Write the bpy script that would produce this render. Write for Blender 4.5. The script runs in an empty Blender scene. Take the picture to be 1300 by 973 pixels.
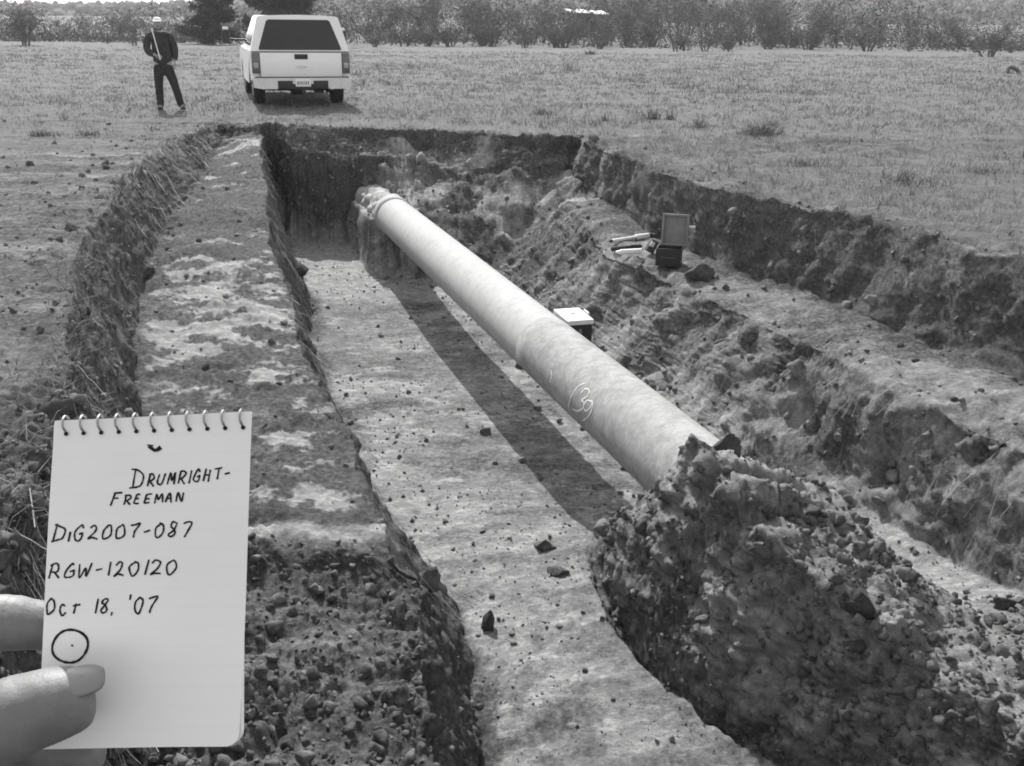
import bpy, bmesh, math, random
import numpy as np
from mathutils import Vector, Matrix, Quaternion

random.seed(7)
RNG = np.random.default_rng(7)
SC = bpy.context.scene
COL = SC.collection
PI = math.pi

# ------------------------------------------------------------------ camera
CAM_H, FPX = 1.67, 1250.0
PITCH = math.atan((486.5 - 33) / FPX)
ROLL = math.radians(.6)
cp_, sp_ = math.cos(PITCH), math.sin(PITCH)
RT, FW, UP = Vector((1, 0, 0)), Vector((0, cp_, -sp_)), Vector((0, sp_, cp_))
CX = RT * math.cos(ROLL) + UP * math.sin(ROLL)
CY = -RT * math.sin(ROLL) + UP * math.cos(ROLL)
EYE = Vector((0, 0, CAM_H))
cam = bpy.data.cameras.new('camera')
cam_o = bpy.data.objects.new('camera', cam)
COL.objects.link(cam_o)
M_ = Matrix((CX, CY, -FW)).transposed().to_4x4()
M_.translation = EYE
cam_o.matrix_world = M_
cam.sensor_width = 36
cam.lens = FPX / 1300 * 36
cam.clip_start = .02
cam.clip_end = 3000
SC.camera = cam_o


def ray(px, py):
    return FW + CX * ((px - 650) / FPX) + CY * (-(py - 486.5) / FPX)


def at(px, py, z):
    d = ray(px, py)
    return EYE + d * ((z - CAM_H) / d.z)


def cl(px, py, dep):
    return EYE + ray(px, py) * dep


# ------------------------------------------------------------------ light
SUN_AZ = math.radians(20)          # left of straight ahead
SUN_EL = math.radians(44)
w = bpy.data.worlds.new('World')
SC.world = w
w.use_nodes = True
nt = w.node_tree
nt.nodes.clear()
sky = nt.nodes.new('ShaderNodeTexSky')
sky.sky_type = 'NISHITA'
sky.sun_disc = False
sky.sun_elevation = SUN_EL
sky.sun_rotation = -SUN_AZ
sky.air_density = 1.3
sky.dust_density = 1.5
bw = nt.nodes.new('ShaderNodeRGBToBW')
bg = nt.nodes.new('ShaderNodeBackground')
bg.inputs['Strength'].default_value = .15
wo = nt.nodes.new('ShaderNodeOutputWorld')
nt.links.new(sky.outputs[0], bw.inputs[0])
nt.links.new(bw.outputs[0], bg.inputs[0])
nt.links.new(bg.outputs[0], wo.inputs[0])
sd = bpy.data.lights.new('sun', 'SUN')
sd.energy = 2.9
sd.angle = math.radians(.5)
sd.color = (1, .995, .985)
so = bpy.data.objects.new('sun', sd)
COL.objects.link(so)
so.rotation_euler = (Vector((math.sin(SUN_AZ) * math.cos(SUN_EL), -math.cos(SUN_AZ) * math.cos(SUN_EL), -math.sin(SUN_EL)))).to_track_quat('-Z', 'Y').to_euler()
SC.view_settings.view_transform = 'Standard'
SC.view_settings.look = 'None'
SC.view_settings.exposure = 1.0
SC.view_settings.gamma = 1
SC.render.film_transparent = False
SC.cycles.max_bounces = 6
SC.cycles.filter_width = 1.8


# ------------------------------------------------------------------ helpers
def link(o, parent=None):
    COL.objects.link(o)
    if parent:
        o.parent = parent
    return o


def tag(o, label=None, cat=None, group=None, kind=None):
    if label: o['label'] = label
    if cat: o['category'] = cat
    if group: o['group'] = group
    if kind: o['kind'] = kind
    return o


def empty(name, loc, rz=0, label=None, cat=None, group=None):
    o = bpy.data.objects.new(name, None)
    o.empty_display_size = .1
    link(o)
    o.location = loc
    o.rotation_euler = (0, 0, rz)
    return tag(o, label, cat, group)


def mesh_np(name, V, F, mat, parent=None, smooth=True, attrs=None):
    """V (n,3) array, F (m,k) array of equal sized faces"""
    V = np.asarray(V, np.float32)
    F = np.asarray(F, np.int32)
    k = F.shape[1]
    me = bpy.data.meshes.new(name)
    me.vertices.add(len(V))
    me.vertices.foreach_set('co', V.ravel())
    me.loops.add(F.size)
    me.loops.foreach_set('vertex_index', F.ravel())
    me.polygons.add(len(F))
    me.polygons.foreach_set('loop_start', np.arange(0, F.size, k, dtype=np.int32))
    me.polygons.foreach_set('use_smooth', np.full(len(F), smooth))
    me.update(calc_edges=True)
    if attrs:
        for n, a in attrs.items():
            at_ = me.attributes.new(n, 'FLOAT', 'POINT')
            at_.data.foreach_set('value', np.asarray(a, np.float32).ravel())
    if mat: me.materials.append(mat)
    o = bpy.data.objects.new(name, me)
    return link(o, parent)


def obj_bm(name, bm, mat, parent=None, smooth=False, bevel=0, seg=2):
    me = bpy.data.meshes.new(name)
    if bevel:
        es = [e for e in bm.edges if len(e.link_faces) == 2 and e.calc_face_angle(0) > .5]
        bmesh.ops.bevel(bm, geom=es, offset=bevel, segments=seg, affect='EDGES', profile=.6, clamp_overlap=True)
    bmesh.ops.recalc_face_normals(bm, faces=bm.faces)
    bm.to_mesh(me)
    bm.free()
    if smooth:
        me.polygons.foreach_set('use_smooth', np.full(len(me.polygons), True))
        try:
            me.set_sharp_from_angle(angle=math.radians(40))
        except Exception:
            pass
    if mat: me.materials.append(mat)
    o = bpy.data.objects.new(name, me)
    return link(o, parent)


def bm_box(bm, c, s, rot=None):
    m = Matrix.Translation(c)
    if rot: m = m @ rot
    m = m @ Matrix.Diagonal((s[0], s[1], s[2], 1))
    return bmesh.ops.create_cube(bm, size=1, matrix=m)['verts']


def box(name, c, s, mat, parent=None, bevel=0, rot=None):
    bm = bmesh.new()
    bm_box(bm, c, s, rot)
    return obj_bm(name, bm, mat, parent, bevel > 0, bevel)


def bm_tube(bm, pts, rad, n=8, cap=True):
    pts = [Vector(p) for p in pts]
    if not hasattr(rad, '__len__'): rad = [rad] * len(pts)
    rings = []
    prev = None
    for i, p in enumerate(pts):
        t = (pts[min(i + 1, len(pts) - 1)] - pts[max(i - 1, 0)]).normalized()
        if prev is None:
            a = t.orthogonal().normalized()
        else:
            a = (prev - t * prev.dot(t))
            a = a.normalized() if a.length > 1e-6 else t.orthogonal().normalized()
        prev = a
        b = t.cross(a)
        rings.append([bm.verts.new(p + (a * math.cos(2 * PI * k / n) + b * math.sin(2 * PI * k / n)) * rad[i]) for k in range(n)])
    for r0, r1 in zip(rings, rings[1:]):
        for k in range(n):
            bm.faces.new((r0[k], r0[(k + 1) % n], r1[(k + 1) % n], r1[k]))
    if cap:
        bm.faces.new(rings[0][::-1])
        bm.faces.new(rings[-1])


def tube(name, pts, rad, mat, parent=None, n=8, smooth=True):
    bm = bmesh.new()
    bm_tube(bm, pts, rad, n)
    return obj_bm(name, bm, mat, parent, smooth)


def bm_prism(bm, poly, axis, a, b, inset=None):
    """polygon extruded between a and b along axis ('x': poly is (y,z); 'y': poly is (x,z); 'z': (x,y))"""
    def P(p, t):
        return {'x': (t, p[0], p[1]), 'y': (p[0], t, p[1]), 'z': (p[0], p[1], t)}[axis]
    v0 = [bm.verts.new(P(p, a)) for p in poly]
    v1 = [bm.verts.new(P(p, b)) for p in poly]
    bm.faces.new(v0)
    bm.faces.new(v1[::-1])
    n = len(poly)
    for i in range(n):
        bm.faces.new((v0[i], v1[i], v1[(i + 1) % n], v0[(i + 1) % n]))


def prism(name, poly, axis, a, b, mat, parent=None, bevel=0):
    bm = bmesh.new()
    bm_prism(bm, poly, axis, a, b)
    return obj_bm(name, bm, mat, parent, bevel > 0, bevel)


def skin(name, nodes, edges, mat, parent=None, sub=2, root=0, world=True):
    """nodes: list of (pos, radius or (rx,ry)). Baked skin+subdivision surface"""
    me = bpy.data.meshes.new(name)
    me.from_pydata([Vector(p) for p, r in nodes], edges, [])
    o = bpy.data.objects.new(name, me)
    COL.objects.link(o)
    o.modifiers.new('s', 'SKIN')
    sv = me.skin_vertices[0].data
    for i, (p, r) in enumerate(nodes):
        sv[i].radius = r if hasattr(r, '__len__') else (r, r)
        sv[i].use_root = (i == root)
    o.modifiers['s'].use_smooth_shade = True
    m = o.modifiers.new('d', 'SUBSURF')
    m.levels = m.render_levels = sub
    dg = bpy.context.evaluated_depsgraph_get()
    dg.update()
    bake = bpy.data.meshes.new_from_object(o.evaluated_get(dg))
    o.modifiers.clear()
    o.data = bake
    bake.name = name
    bake.materials.clear()
    bake.materials.append(mat)
    bake.polygons.foreach_set('use_smooth', np.full(len(bake.polygons), True))
    if parent: o.parent = parent
    return o


def copy_thing(o, parent=None):
    c = o.copy()
    COL.objects.link(c)
    if parent: c.parent = parent
    for ch in list(o.children):
        copy_thing(ch, c)
    return c


# ---- numpy noise
def _h(ix, iy, iz, s):
    n = (ix.astype(np.uint32) * np.uint32(374761393) + iy.astype(np.uint32) * np.uint32(668265263)
         + iz.astype(np.uint32) * np.uint32(2246822519) + np.uint32(s * 3266489917 & 0xffffffff))
    n = (n ^ (n >> np.uint32(13))) * np.uint32(1274126177)
    n = (n ^ (n >> np.uint32(16))) * np.uint32(2654435761)
    n = n ^ (n >> np.uint32(15))
    return (n.astype(np.float64) / 2147483648.0 - 1).astype(np.float32)


def vn(x, y, z, s=0):
    """value noise in -1..1"""
    x = np.asarray(x, np.float32); y = np.asarray(y, np.float32); z = np.asarray(z, np.float32)
    x, y, z = np.broadcast_arrays(x, y, z)
    fx, fy, fz = np.floor(x), np.floor(y), np.floor(z)
    ix, iy, iz = fx.astype(np.int64), fy.astype(np.int64), fz.astype(np.int64)
    u, v, w_ = x - fx, y - fy, z - fz
    u = u * u * u * (u * (u * 6 - 15) + 10); v = v * v * v * (v * (v * 6 - 15) + 10); w_ = w_ * w_ * w_ * (w_ * (w_ * 6 - 15) + 10)
    r = 0
    for dx in (0, 1):
        a = u if dx else 1 - u
        for dy in (0, 1):
            b = v if dy else 1 - v
            for dz in (0, 1):
                c = w_ if dz else 1 - w_
                r = r + a * b * c * _h(ix + dx, iy + dy, iz + dz, s)
    return r


def fbm(x, y, z, f, o=3, s=0, billow=False, g=.5, lac=2.03):
    t, a, n = 0, 1., 0.
    for i in range(o):
        q = vn(x * f + 13.7 * i, y * f + 5.1 * i, z * f + 9.3 * i, s + i)
        t = t + a * ((np.abs(q) * 2 - .7) if billow else q)
        n += a
        a *= g
        f *= lac
    return t / n


def sst(a, b, x):
    t = np.clip((x - a) / (b - a), 0, 1)
    return t * t * (3 - 2 * t)


# ------------------------------------------------------------------ materials
def mat_base(name, rough=.8, spec=.3):
    m = bpy.data.materials.new(name)
    m.use_nodes = True
    n = m.node_tree
    b = n.nodes['Principled BSDF']
    b.inputs['Roughness'].default_value = rough
    b.inputs['Specular IOR Level'].default_value = spec
    return m, n, b


def g3(v):
    return (v, v, v, 1)


def ramp(n, fac, stops):
    r = n.nodes.new('ShaderNodeValToRGB')
    e = r.color_ramp.elements
    while len(e) < len(stops): e.new(.5)
    for el, (p, v) in zip(e, stops):
        el.position = p
        el.color = g3(v)
    n.links.new(fac, r.inputs[0])
    return r.outputs[0]


def noise(n, scale, detail=4, rough=.55, coord='Object', vec=None, mapping=None):
    t = n.nodes.new('ShaderNodeTexNoise')
    t.inputs['Scale'].default_value = scale
    t.inputs['Detail'].default_value = detail
    t.inputs['Roughness'].default_value = rough
    tc = n.nodes.new('ShaderNodeTexCoord')
    v = tc.outputs[coord]
    if mapping:
        mp = n.nodes.new('ShaderNodeMapping')
        mp.inputs['Scale'].default_value = mapping
        n.links.new(v, mp.inputs[0])
        v = mp.outputs[0]
    n.links.new(v, t.inputs['Vector'])
    return t.outputs['Fac']


def math_(n, op, a, b):
    m = n.nodes.new('ShaderNodeMath')
    m.operation = op
    for i, q in enumerate((a, b)):
        if isinstance(q, (int, float)):
            m.inputs[i].default_value = q
        else:
            n.links.new(q, m.inputs[i])
    return m.outputs[0]


def mixc(n, fac, a, b, mode='MIX'):
    m = n.nodes.new('ShaderNodeMix')
    m.data_type = 'RGBA'
    m.blend_type = mode
    for i, q in ((0, fac), (6, a), (7, b)):
        if isinstance(q, (int, float)):
            m.inputs[i].default_value = q if i == 0 else g3(q)
        else:
            n.links.new(q, m.inputs[i])
    return m.outputs[2]


def bump(n, b, h, strength=.5, dist=.02):
    q = n.nodes.new('ShaderNodeBump')
    q.inputs['Strength'].default_value = strength
    q.inputs['Distance'].default_value = dist
    n.links.new(h, q.inputs['Height'])
    n.links.new(q.outputs[0], b.inputs['Normal'])


def simple(name, v, rough=.7, spec=.3, var=.15, scale=8, metal=0, bmp=0):
    """plain coloured surface with mottled variation"""
    m, n, b = mat_base(name, rough, spec)
    f = noise(n, scale, 5)
    n.links.new(ramp(n, f, [(.3, v * (1 - var)), (.7, min(1, v * (1 + var)))]), b.inputs['Base Color'])
    b.inputs['Metallic'].default_value = metal
    if bmp: bump(n, b, f, bmp, .01)
    return m


def soil_mat():
    m, n, b = mat_base('soil', .95, .12)
    ad = n.nodes.new('ShaderNodeAttribute'); ad.attribute_name = 'dust_and_light'
    ag = n.nodes.new('ShaderNodeAttribute'); ag.attribute_name = 'grass'
    n1 = noise(n, 3.2, 8, .68, mapping=(1, 1.6, 1))
    n2 = noise(n, 26, 6, .65)
    n3 = noise(n, 9, 8, .75, mapping=(.8, 1.5, 1))
    dark = ramp(n, n2, [(.28, .05), (.5, .11), (.72, .2)])
    light = ramp(n, n3, [(.28, .22), (.52, .38), (.72, .72)])
    f = math_(n, 'ADD', ad.outputs['Fac'], math_(n, 'MULTIPLY', math_(n, 'SUBTRACT', n1, .5), 1.15))
    f = math_(n, 'ADD', f, math_(n, 'MULTIPLY', math_(n, 'SUBTRACT', n2, .5), .75))
    fr = n.nodes.new('ShaderNodeMapRange'); fr.inputs[1].default_value = .12; fr.inputs[2].default_value = .82
    n.links.new(f, fr.inputs[0])
    c = mixc(n, fr.outputs[0], dark, light)
    g1 = noise(n, .55, 8, .7)
    gl = ramp(n, g1, [(.3, .12), (.5, .17), (.7, .23)])
    g2 = noise(n, 14, 6, .7, mapping=(1, .45, 1))
    gl = mixc(n, .45, gl, ramp(n, noise(n, 3.2, 7, .75, mapping=(1, .5, 1)), [(.38, .06), (.5, .14), (.62, .26)]))
    gl = mixc(n, .4, gl, ramp(n, g2, [(.3, .09), (.7, .25)]))
    gf = math_(n, 'ADD', ag.outputs['Fac'], math_(n, 'MULTIPLY', math_(n, 'SUBTRACT', n3, .5), .6))
    gr = n.nodes.new('ShaderNodeMapRange'); gr.inputs[1].default_value = .3; gr.inputs[2].default_value = .7
    n.links.new(gf, gr.inputs[0])
    c = mixc(n, gr.outputs[0], c, gl)
    n.links.new(c, b.inputs['Base Color'])
    hb = math_(n, 'ADD', noise(n, 38, 8, .75), math_(n, 'MULTIPLY', noise(n, 150, 4, .7), .5))
    bump(n, b, hb, 1.0, .028)
    return m


M = {}
M['soil'] = soil_mat()


def clod_mat(name, a, c):
    m, n, b = mat_base(name, .95, .12)
    n1 = noise(n, 18, 7, .7)
    oi = n.nodes.new('ShaderNodeAttribute'); oi.attribute_name = 'tone'
    col = ramp(n, n1, [(.3, a), (.7, c)])
    col = mixc(n, oi.outputs['Fac'], col, ramp(n, n1, [(.3, .2), (.7, .46)]))
    n.links.new(col, b.inputs['Base Color'])
    bump(n, b, noise(n, 60, 8, .75), 1.0, .03)
    return m


M['clod'] = clod_mat('clod_soil', .06, .22)
M['darkclod'] = clod_mat('dark_clod_soil', .055, .15)


def blade_mat(name, a, c):
    m, n, b = mat_base(name, .8, .2)
    at_ = n.nodes.new('ShaderNodeAttribute'); at_.attribute_name = 'tone'
    n.links.new(ramp(n, at_.outputs['Fac'], [(0, a), (1, c)]), b.inputs['Base Color'])
    return m


M['grass'] = blade_mat('dry_grass', .1, .42)
M['strand'] = blade_mat('grass_strand', .07, .42)
M['twig'] = simple('grey_twigs', .17, .9, .1, .4, .6)
M['brush'] = blade_mat('brush_leaf', .055, .16)
M['cedar'] = blade_mat('cedar_leaf', .025, .075)
M['bark'] = simple('bark', .11, .9, .1, .4, 6, bmp=.5)


# ================================================================== GROUND
# cross-section lines running along the ditch: y -> (x, z)
PA = Vector((1.01, 6.44, -1.09)); PB = Vector((-2.71, 17.69, -1.09))   # pipe axis
PR = .284
PDIR = (PB - PA).normalized()


def pipe_x(y):
    return 1.01 - .3245 * (y - 6.44)


def tab(*p):
    p = np.array(p, float)
    return p[:, 0], p[:, 1], p[:, 2]


NROW_A = np.linspace(.25, 2.2, 16)[:-1]
NROW_B = np.geomspace(2.2, 17.0, 480)[:-1]
NROW_C = np.linspace(17.0, 18.05, 62)[:-1]
NROW_D = np.geomspace(18.05, 900, 130)
VV = np.concatenate([NROW_A, NROW_B, NROW_C, NROW_D])
yv = np.minimum(VV, 18.0)


def curve(t):
    return np.interp(yv, t[0], t[1]), np.interp(yv, t[0], t[2])


GL = curve(tab((1, -1.4, 0), (3, -1.72, 0), (4.4, -2.14, 0), (5.1, -2.43, 0), (6.05, -2.84, 0), (6.6, -3.04, 0), (8.06, -3.54, 0), (11.56, -4.5, 0), (14.3, -5.0, 0), (17.7, -5.28, 0)))
FL = curve(tab((1.5, -1.15, -1.4), (3.74, -1.74, -1.3), (4.9, -2.12, -1.15), (7.3, -2.96, -1.0), (9.16, -3.62, -.85), (10.06, -3.84, -.8), (12.25, -4.29, -.6), (13.8, -4.45, -.5), (16.9, -5.0, -.3), (18, -5.15, -.12)))
BE = curve(tab((1.5, -.15, -1.6), (3.68, -.33, -1.5), (4.31, -.42, -1.4), (4.84, -.46, -1.3), (4.93, -.66, -1.2), (5.57, -.88, -1.15), (6.75, -1.27, -1.05), (8.0, -1.77, -1), (9.4, -2.18, -.9), (11.19, -2.78, -.7), (12.27, -3.06, -.55), (17.9, -4.48, -.07)))
FF = curve(tab((1.5, .0, -2.18), (3.5, -.1, -2.18), (4.71, -.17, -2.18), (5.41, -.25, -2.18), (5.95, -.36, -2.18), (6.08, -.58, -2.18), (6.73, -.9, -2.17), (8.82, -1.61, -2.15), (11.4, -2.45, -2.12), (13.46, -2.85, -2.08), (16.9, -3.95, -1.78), (17.9, -4.2, -1.75)))
_py = [8, 9, 10, 11, 12, 13, 14, 15, 16, 17, 18]
FR = curve(tab((2, 2.4, -1.9), (3.4, 1.95, -1.95), (4.2, 1.39, -1.95), (4.5, 1.12, -1.95), (4.8, .93, -1.95), (5.1, .76, -1.95), (5.5, .63, -1.95), (6.45, .57, -1.98), (6.9, .7, -2.02), (7.2, 1.0, -2.08), (7.6, 1.15, -2.12),
               *[(y, pipe_x(y) + .62, -2.12 + max(0, y - 12) * .06) for y in _py]))
LP = curve(tab((2, 3.6, -.9), (3.4, 3.6, -.85), (5.0, 3.5, -.85), (5.8, 3.3, -.88), (6.4, 3.0, -.85), (7.77, 2.6, -.84), (8.56, 2.28, -.84), (10.07, 1.66, -.84), (11.36, 1.1, -.82), (13, .95, -.78), (15.79, .72, -.7), (18, .45, -.6)))


def blend_slope(t_near, f, zf):
    """near the camera a table, beyond y=7.6 a fraction of the right-hand slope"""
    x, z = curve(t_near)
    k = sst(7.1, 7.9, yv)
    xs = FR[0] + (LP[0] - FR[0]) * f
    zs = FR[1] + (LP[1] - FR[1]) * (zf + (zf * f ** 1.4 - zf) * (.55 + .3 * sst(10.5, 13.5, yv)))
    return x * (1 - k) + xs * k, z * (1 - k) + zs * k


SLOT = blend_slope(tab((2, 2.5, -1.95), (3.4, 2.05, -1.98), (4.0, 1.56, -2.1), (4.5, 1.24, -2.16), (4.8, 1.05, -2.16), (5.1, .88, -2.16), (5.5, .74, -2.12), (6.0, .66, -2.03), (6.45, .62, -2.0), (7.2, 1.05, -2.08)), .05, .02)
MW = blend_slope(tab((2, 2.7, -1.7), (3.4, 2.25, -1.72), (4.2, 1.58, -1.62), (4.5, 1.34, -1.55), (4.8, 1.15, -1.5), (5.0, 1.04, -1.72), (5.15, .93, -1.4), (5.5, .82, -1.3), (5.85, .73, -1.32), (6.15, .69, -1.5), (6.45, .7, -1.75), (6.8, .85, -1.9), (7.2, 1.15, -2.05)), .14, .2)
CL_ = blend_slope(tab((2, 2.9, -1.35), (3.4, 2.5, -1.3), (4.1, 1.95, -1.2), (4.4, 1.62, -1.04), (4.7, 1.36, -.86), (4.85, 1.3, -.92), (5.0, 1.22, -.7), (5.2, 1.14, -.58), (5.42, 1.06, -.62), (5.56, 1.03, -.76), (5.75, .98, -1.1), (6.1, .95, -1.5), (6.4, .95, -1.7), (7.2, 1.3, -2.0)), .32, .42)
CR_ = blend_slope(tab((2, 3.1, -1.15), (3.4, 2.9, -1.12), (4.2, 2.35, -1.15), (4.6, 2.06, -1.0), (5.0, 1.9, -.86), (5.14, 1.84, -.84), (5.27, 1.8, -1.0), (5.5, 1.78, -1.2), (5.8, 1.66, -1.4), (6.1, 1.54, -1.5), (6.4, 1.45, -1.65), (7, 1.5, -1.9)), .5, .58)
VA = blend_slope(tab((2, 3.3, -1.05), (3.4, 3.15, -1.1), (4.2, 2.8, -1.32), (5.0, 2.52, -1.52), (5.42, 2.5, -1.7), (5.83, 2.42, -1.8), (6.27, 2.25, -1.88), (7.29, 1.95, -1.98)), .66, .72)
SM = blend_slope(tab((2, 3.45, -1.0), (3.4, 3.4, -1.0), (4.2, 3.2, -1.25), (5.0, 3.15, -1.5), (5.4, 3.12, -1.62), (5.8, 2.98, -1.68), (6.4, 2.72, -1.7), (7.3, 2.4, -1.5)), .84, .88)
WF = curve(tab((2, 4.4, -.7), (3.4, 4.4, -.8), (5, 4.25, -.75), (6.88, 3.85, -.72), (8.05, 3.38, -.76), (9.8, 2.74, -.76), (10.72, 2.3, -.76), (12.55, 1.7, -.74), (15.17, 1.2, -.66), (18, .8, -.5)))
GR = curve(tab((2, 5.2, 0), (3.4, 5.2, 0), (5, 4.6, 0), (6.5, 4.2, 0), (7.53, 3.97, 0), (7.8, 3.72, 0), (8.78, 3.5, 0), (9.46, 3.09, 0), (10.05, 2.75, 0), (10.95, 2.3, 0), (12.15, 1.86, 0), (15, 1.32, 0), (16.49, 1.08, 0), (18, 1.0, 0)))


def lerp2(a, b, t, dz=0):
    return a[0] + (b[0] - a[0]) * t, a[1] + (b[1] - a[1]) * t + dz


outL = (-(VV * 1.25 + 9), np.zeros_like(VV))
outR = ((VV * 1.25 + 9), np.zeros_like(VV))
#        curve, columns to next, rough, dust, grass
LINES = [
    (outL, 80, .3, .1, 1.0),
    ((GL[0] - .7, GL[1]), 26, .35, .3, .55),
    (GL, 46, .5, .25, .35),
    (FL, 26, .6, .1, 0),
    (lerp2(FL, BE, .22), 46, .5, .08, 0),
    (lerp2(FL, BE, .7, .02), 36, .55, -.12, 0),
    (BE, 60, .45, .05, 0),  # cut face below the bench: soil darkened, painting in part of its shade
    (FF, 22, .4, .1, 0),
    (lerp2(FF, FR, .1), 130, .22, .66, 0),
    (lerp2(FF, FR, .9), 22, .22, .64, 0),
    (FR, 14, .3, .55, 0),
    (SLOT, 44, .6, .25, 0),  # slot and mound lines: paler soil stands in for sun on the flank
    (MW, 64, 1, .78, 0),
    (CL_, 70, 1, .7, 0),
    (CR_, 60, 1, .66, 0),
    (VA, 46, .8, .45, 0),
    (SM, 40, 1, .5, 0),
    (LP, 30, .9, .45, 0),
    (lerp2(LP, WF, .5, .03), 30, .5, .42, 0),
    (WF, 40, .7, .1, 0),
    (GR, 24, .6, .2, .25),
    ((GR[0] + .5, GR[1]), 80, .4, .3, .85),
    (outR, 0, .3, .1, 1.0),
]
XS, ZS, RG, DU_LIT, GA = [], [], [], [], []
for i, (a, n, r, d, g) in enumerate(LINES):
    if i == len(LINES) - 1:
        ts = np.array([0.])
        b, r2, d2, g2 = a, r, d, g
    else:
        ts = np.arange(n) / n
        b, _, r2, d2, g2 = LINES[i + 1]
        if i == 0: ts = 1 - (1 - ts) ** 2.2
        if i == len(LINES) - 2: ts = ts ** 2.2
    XS.append(a[0][:, None] + (b[0] - a[0])[:, None] * ts[None])
    ZS.append(a[1][:, None] + (b[1] - a[1])[:, None] * ts[None])
    one = np.ones((len(VV), 1))
    RG.append(one * (r + (r2 - r) * ts)[None]); DU_LIT.append(one * (d + (d2 - d) * ts)[None]); GA.append(one * (g + (g2 - g) * ts)[None])
X = np.concatenate(XS, 1); Z = np.concatenate(ZS, 1); RGH = np.concatenate(RG, 1); DUST_LIT = np.concatenate(DU_LIT, 1); GRS = np.concatenate(GA, 1)
V2 = VV[:, None] * np.ones_like(X)
NR, NC = X.shape
# far rows: spread the ditch columns sideways a little
k = np.clip(V2 - 18.05, 0, None)
X = X * (1 + np.where(np.abs(X) < VV[:, None] * 1.2 + 8, k * .045, 0) * np.clip(1 - np.abs(X) / (VV[:, None] * 1.25 + 9), 0, 1))
# near end: the ditch closes in a bank below the frame
nb = sst(1.1, 2.4, V2)
Z = Z * nb
# the end wall: ditch profile, then a slope, a ledge and an upright face up to the grade
ew = sst(17.55, 17.75, V2 + .10 * vn(X * 1.1, X * 0, X * 0, 3) + .07 * vn(X * 3.1, X * 0, X * 0, 5))
lo = np.minimum(Z, 0)
ledge = -.2 - .42 * np.clip(17.7 - V2, 0, 2) + .16 * vn(X * 1.7, V2 * 3, X * 0, 9)
slope_end = lo + (np.maximum(ledge, lo) - lo) * sst(16.75, 17.1, V2 + .22 * vn(X * 1.3, X * 0, X * 0, 4) + .1 * vn(X * 4, X * 0, X * 0, 14))
pit = sst(-4.3, -3.9, X) * sst(1.2, .5, X)
lo = lo * (1 - pit) + slope_end * pit
Z = np.where(V2 < 18.3, lo * (1 - ew), 0)
past = V2 > 17.75
DUST_LIT = np.where((V2 > 12.5) & (X > pipe_x(V2) + .7), DUST_LIT * .55, DUST_LIT)  # soil darkened on the far right slope to paint in its shade
RGH = np.where(past, .35, RGH); DUST_LIT = np.where(past, .2, DUST_LIT)
GRS = np.where(past, sst(17.75, 18.3, V2), GRS)
wallzone = (V2 > 17.45) & (V2 < 17.8) & (X > -5.2) & (X < 1.1)
DUST_LIT = np.where(wallzone, .02, DUST_LIT)
RGH = np.where(wallzone, 1.0, RGH)
ez = (V2 > 16.7) & (V2 <= 17.66) & (pit > .5)
DUST_LIT = np.where(ez, .3 + .7 * sst(-.1, .5, fbm(X, V2, X * 0, 1.7, 3, 41)), DUST_LIT)  # dusty patches, paled further to paint light onto the shaded end slope
RGH = np.where(ez, 1.0, RGH)
tal = -.55 - .5 * np.clip(16.9 - V2, 0, 9) + .2 * fbm(X, V2, 0, 1.6, 3, 45)
talm = sst(-.15, .25, X - pipe_x(V2)) * sst(14.4, 15.2, V2) * sst(17.2, 17.0, V2)
Z = np.where(V2 < 17.2, Z + (np.maximum(tal, Z) - Z) * talm, Z)
DUST_LIT = np.where(talm > .3, .1 + .5 * sst(-.2, .4, fbm(X, V2, 0, 2.4, 3, 47)), DUST_LIT)
RGH = np.where(talm > .3, .95, RGH)
# soil fin left under the far end of the pipe
pd = (X - (1.01 - .3245 * (V2 - 6.44))) * .951
fin = sst(.42, .3, np.abs(pd + .03 * vn(V2 * 5, Z * 5, X * 0, 6))) * sst(14.95, 15.25, V2 + .06 * vn(X * 6, Z, X * 0, 8))
Z = np.where((V2 < 17.6), Z + (np.maximum(-1.12, Z) - Z) * fin, Z)
DUST_LIT = np.where((fin > .3) & (V2 < 17.5), .3, DUST_LIT)
# plan position of rows
ywall = np.interp(X, [-5.3, -1.5, .45, 1.1], [18, 17.3, 16.3, 16.6])
Y = V2 - (18 - ywall) * np.where(V2 < 18, (V2 / 18) ** 5, np.exp(-(V2 - 18) / 5))
# wobbling edges in plan
wob = sst(2, 3, V2) * (1 - sst(18.2, 20, V2)) * (1 - GRS)
X = X + wob * (.075 * fbm(X * 0, Y, Z * .5, 1.1, 3, 21) + .03 * fbm(X * .4, Y, Z, 4.5, 2, 25))
gul = sst(4.7, 5.2, V2) * sst(6.9, 6.4, V2) * sst(0, .1, X - VA[0][:, None]) * sst(.1, -.05, X - SM[0][:, None])
DUST_LIT = np.maximum(DUST_LIT, gul * .85); RGH = np.where(gul > .3, .35, RGH)
# gentle roll of the field, rough spoil along the edges
near_edge = np.exp(-np.minimum(np.abs(X - GL[0][:, None]), np.abs(X - GR[0][:, None])) / .5) * (V2 < 18.5)
Z = Z + GRS * (.05 * fbm(X, Y, 0, .22, 3, 31) + .035 * fbm(X, Y, 0, 1.6, 3, 32)) * (1 + .5 * sst(20, 60, V2))
Z = Z + near_edge * .05 * fbm(X, Y, 0, 2.5, 3, 33, True)
# far land: low rise under the brush and a ridge behind
Z = Z + sst(85, 140, Y) * .6 + sst(120, 420, Y) * 3.0

# roughness near the camera on the bench and the heap
nearbench = sst(5.6, 4.9, V2) * sst(-2.6, -2.2, X) * sst(.0, -.15, X)
RGH = np.maximum(RGH, nearbench * .9)
DUST_LIT = DUST_LIT * (1 - nearbench) + nearbench * .12
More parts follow.
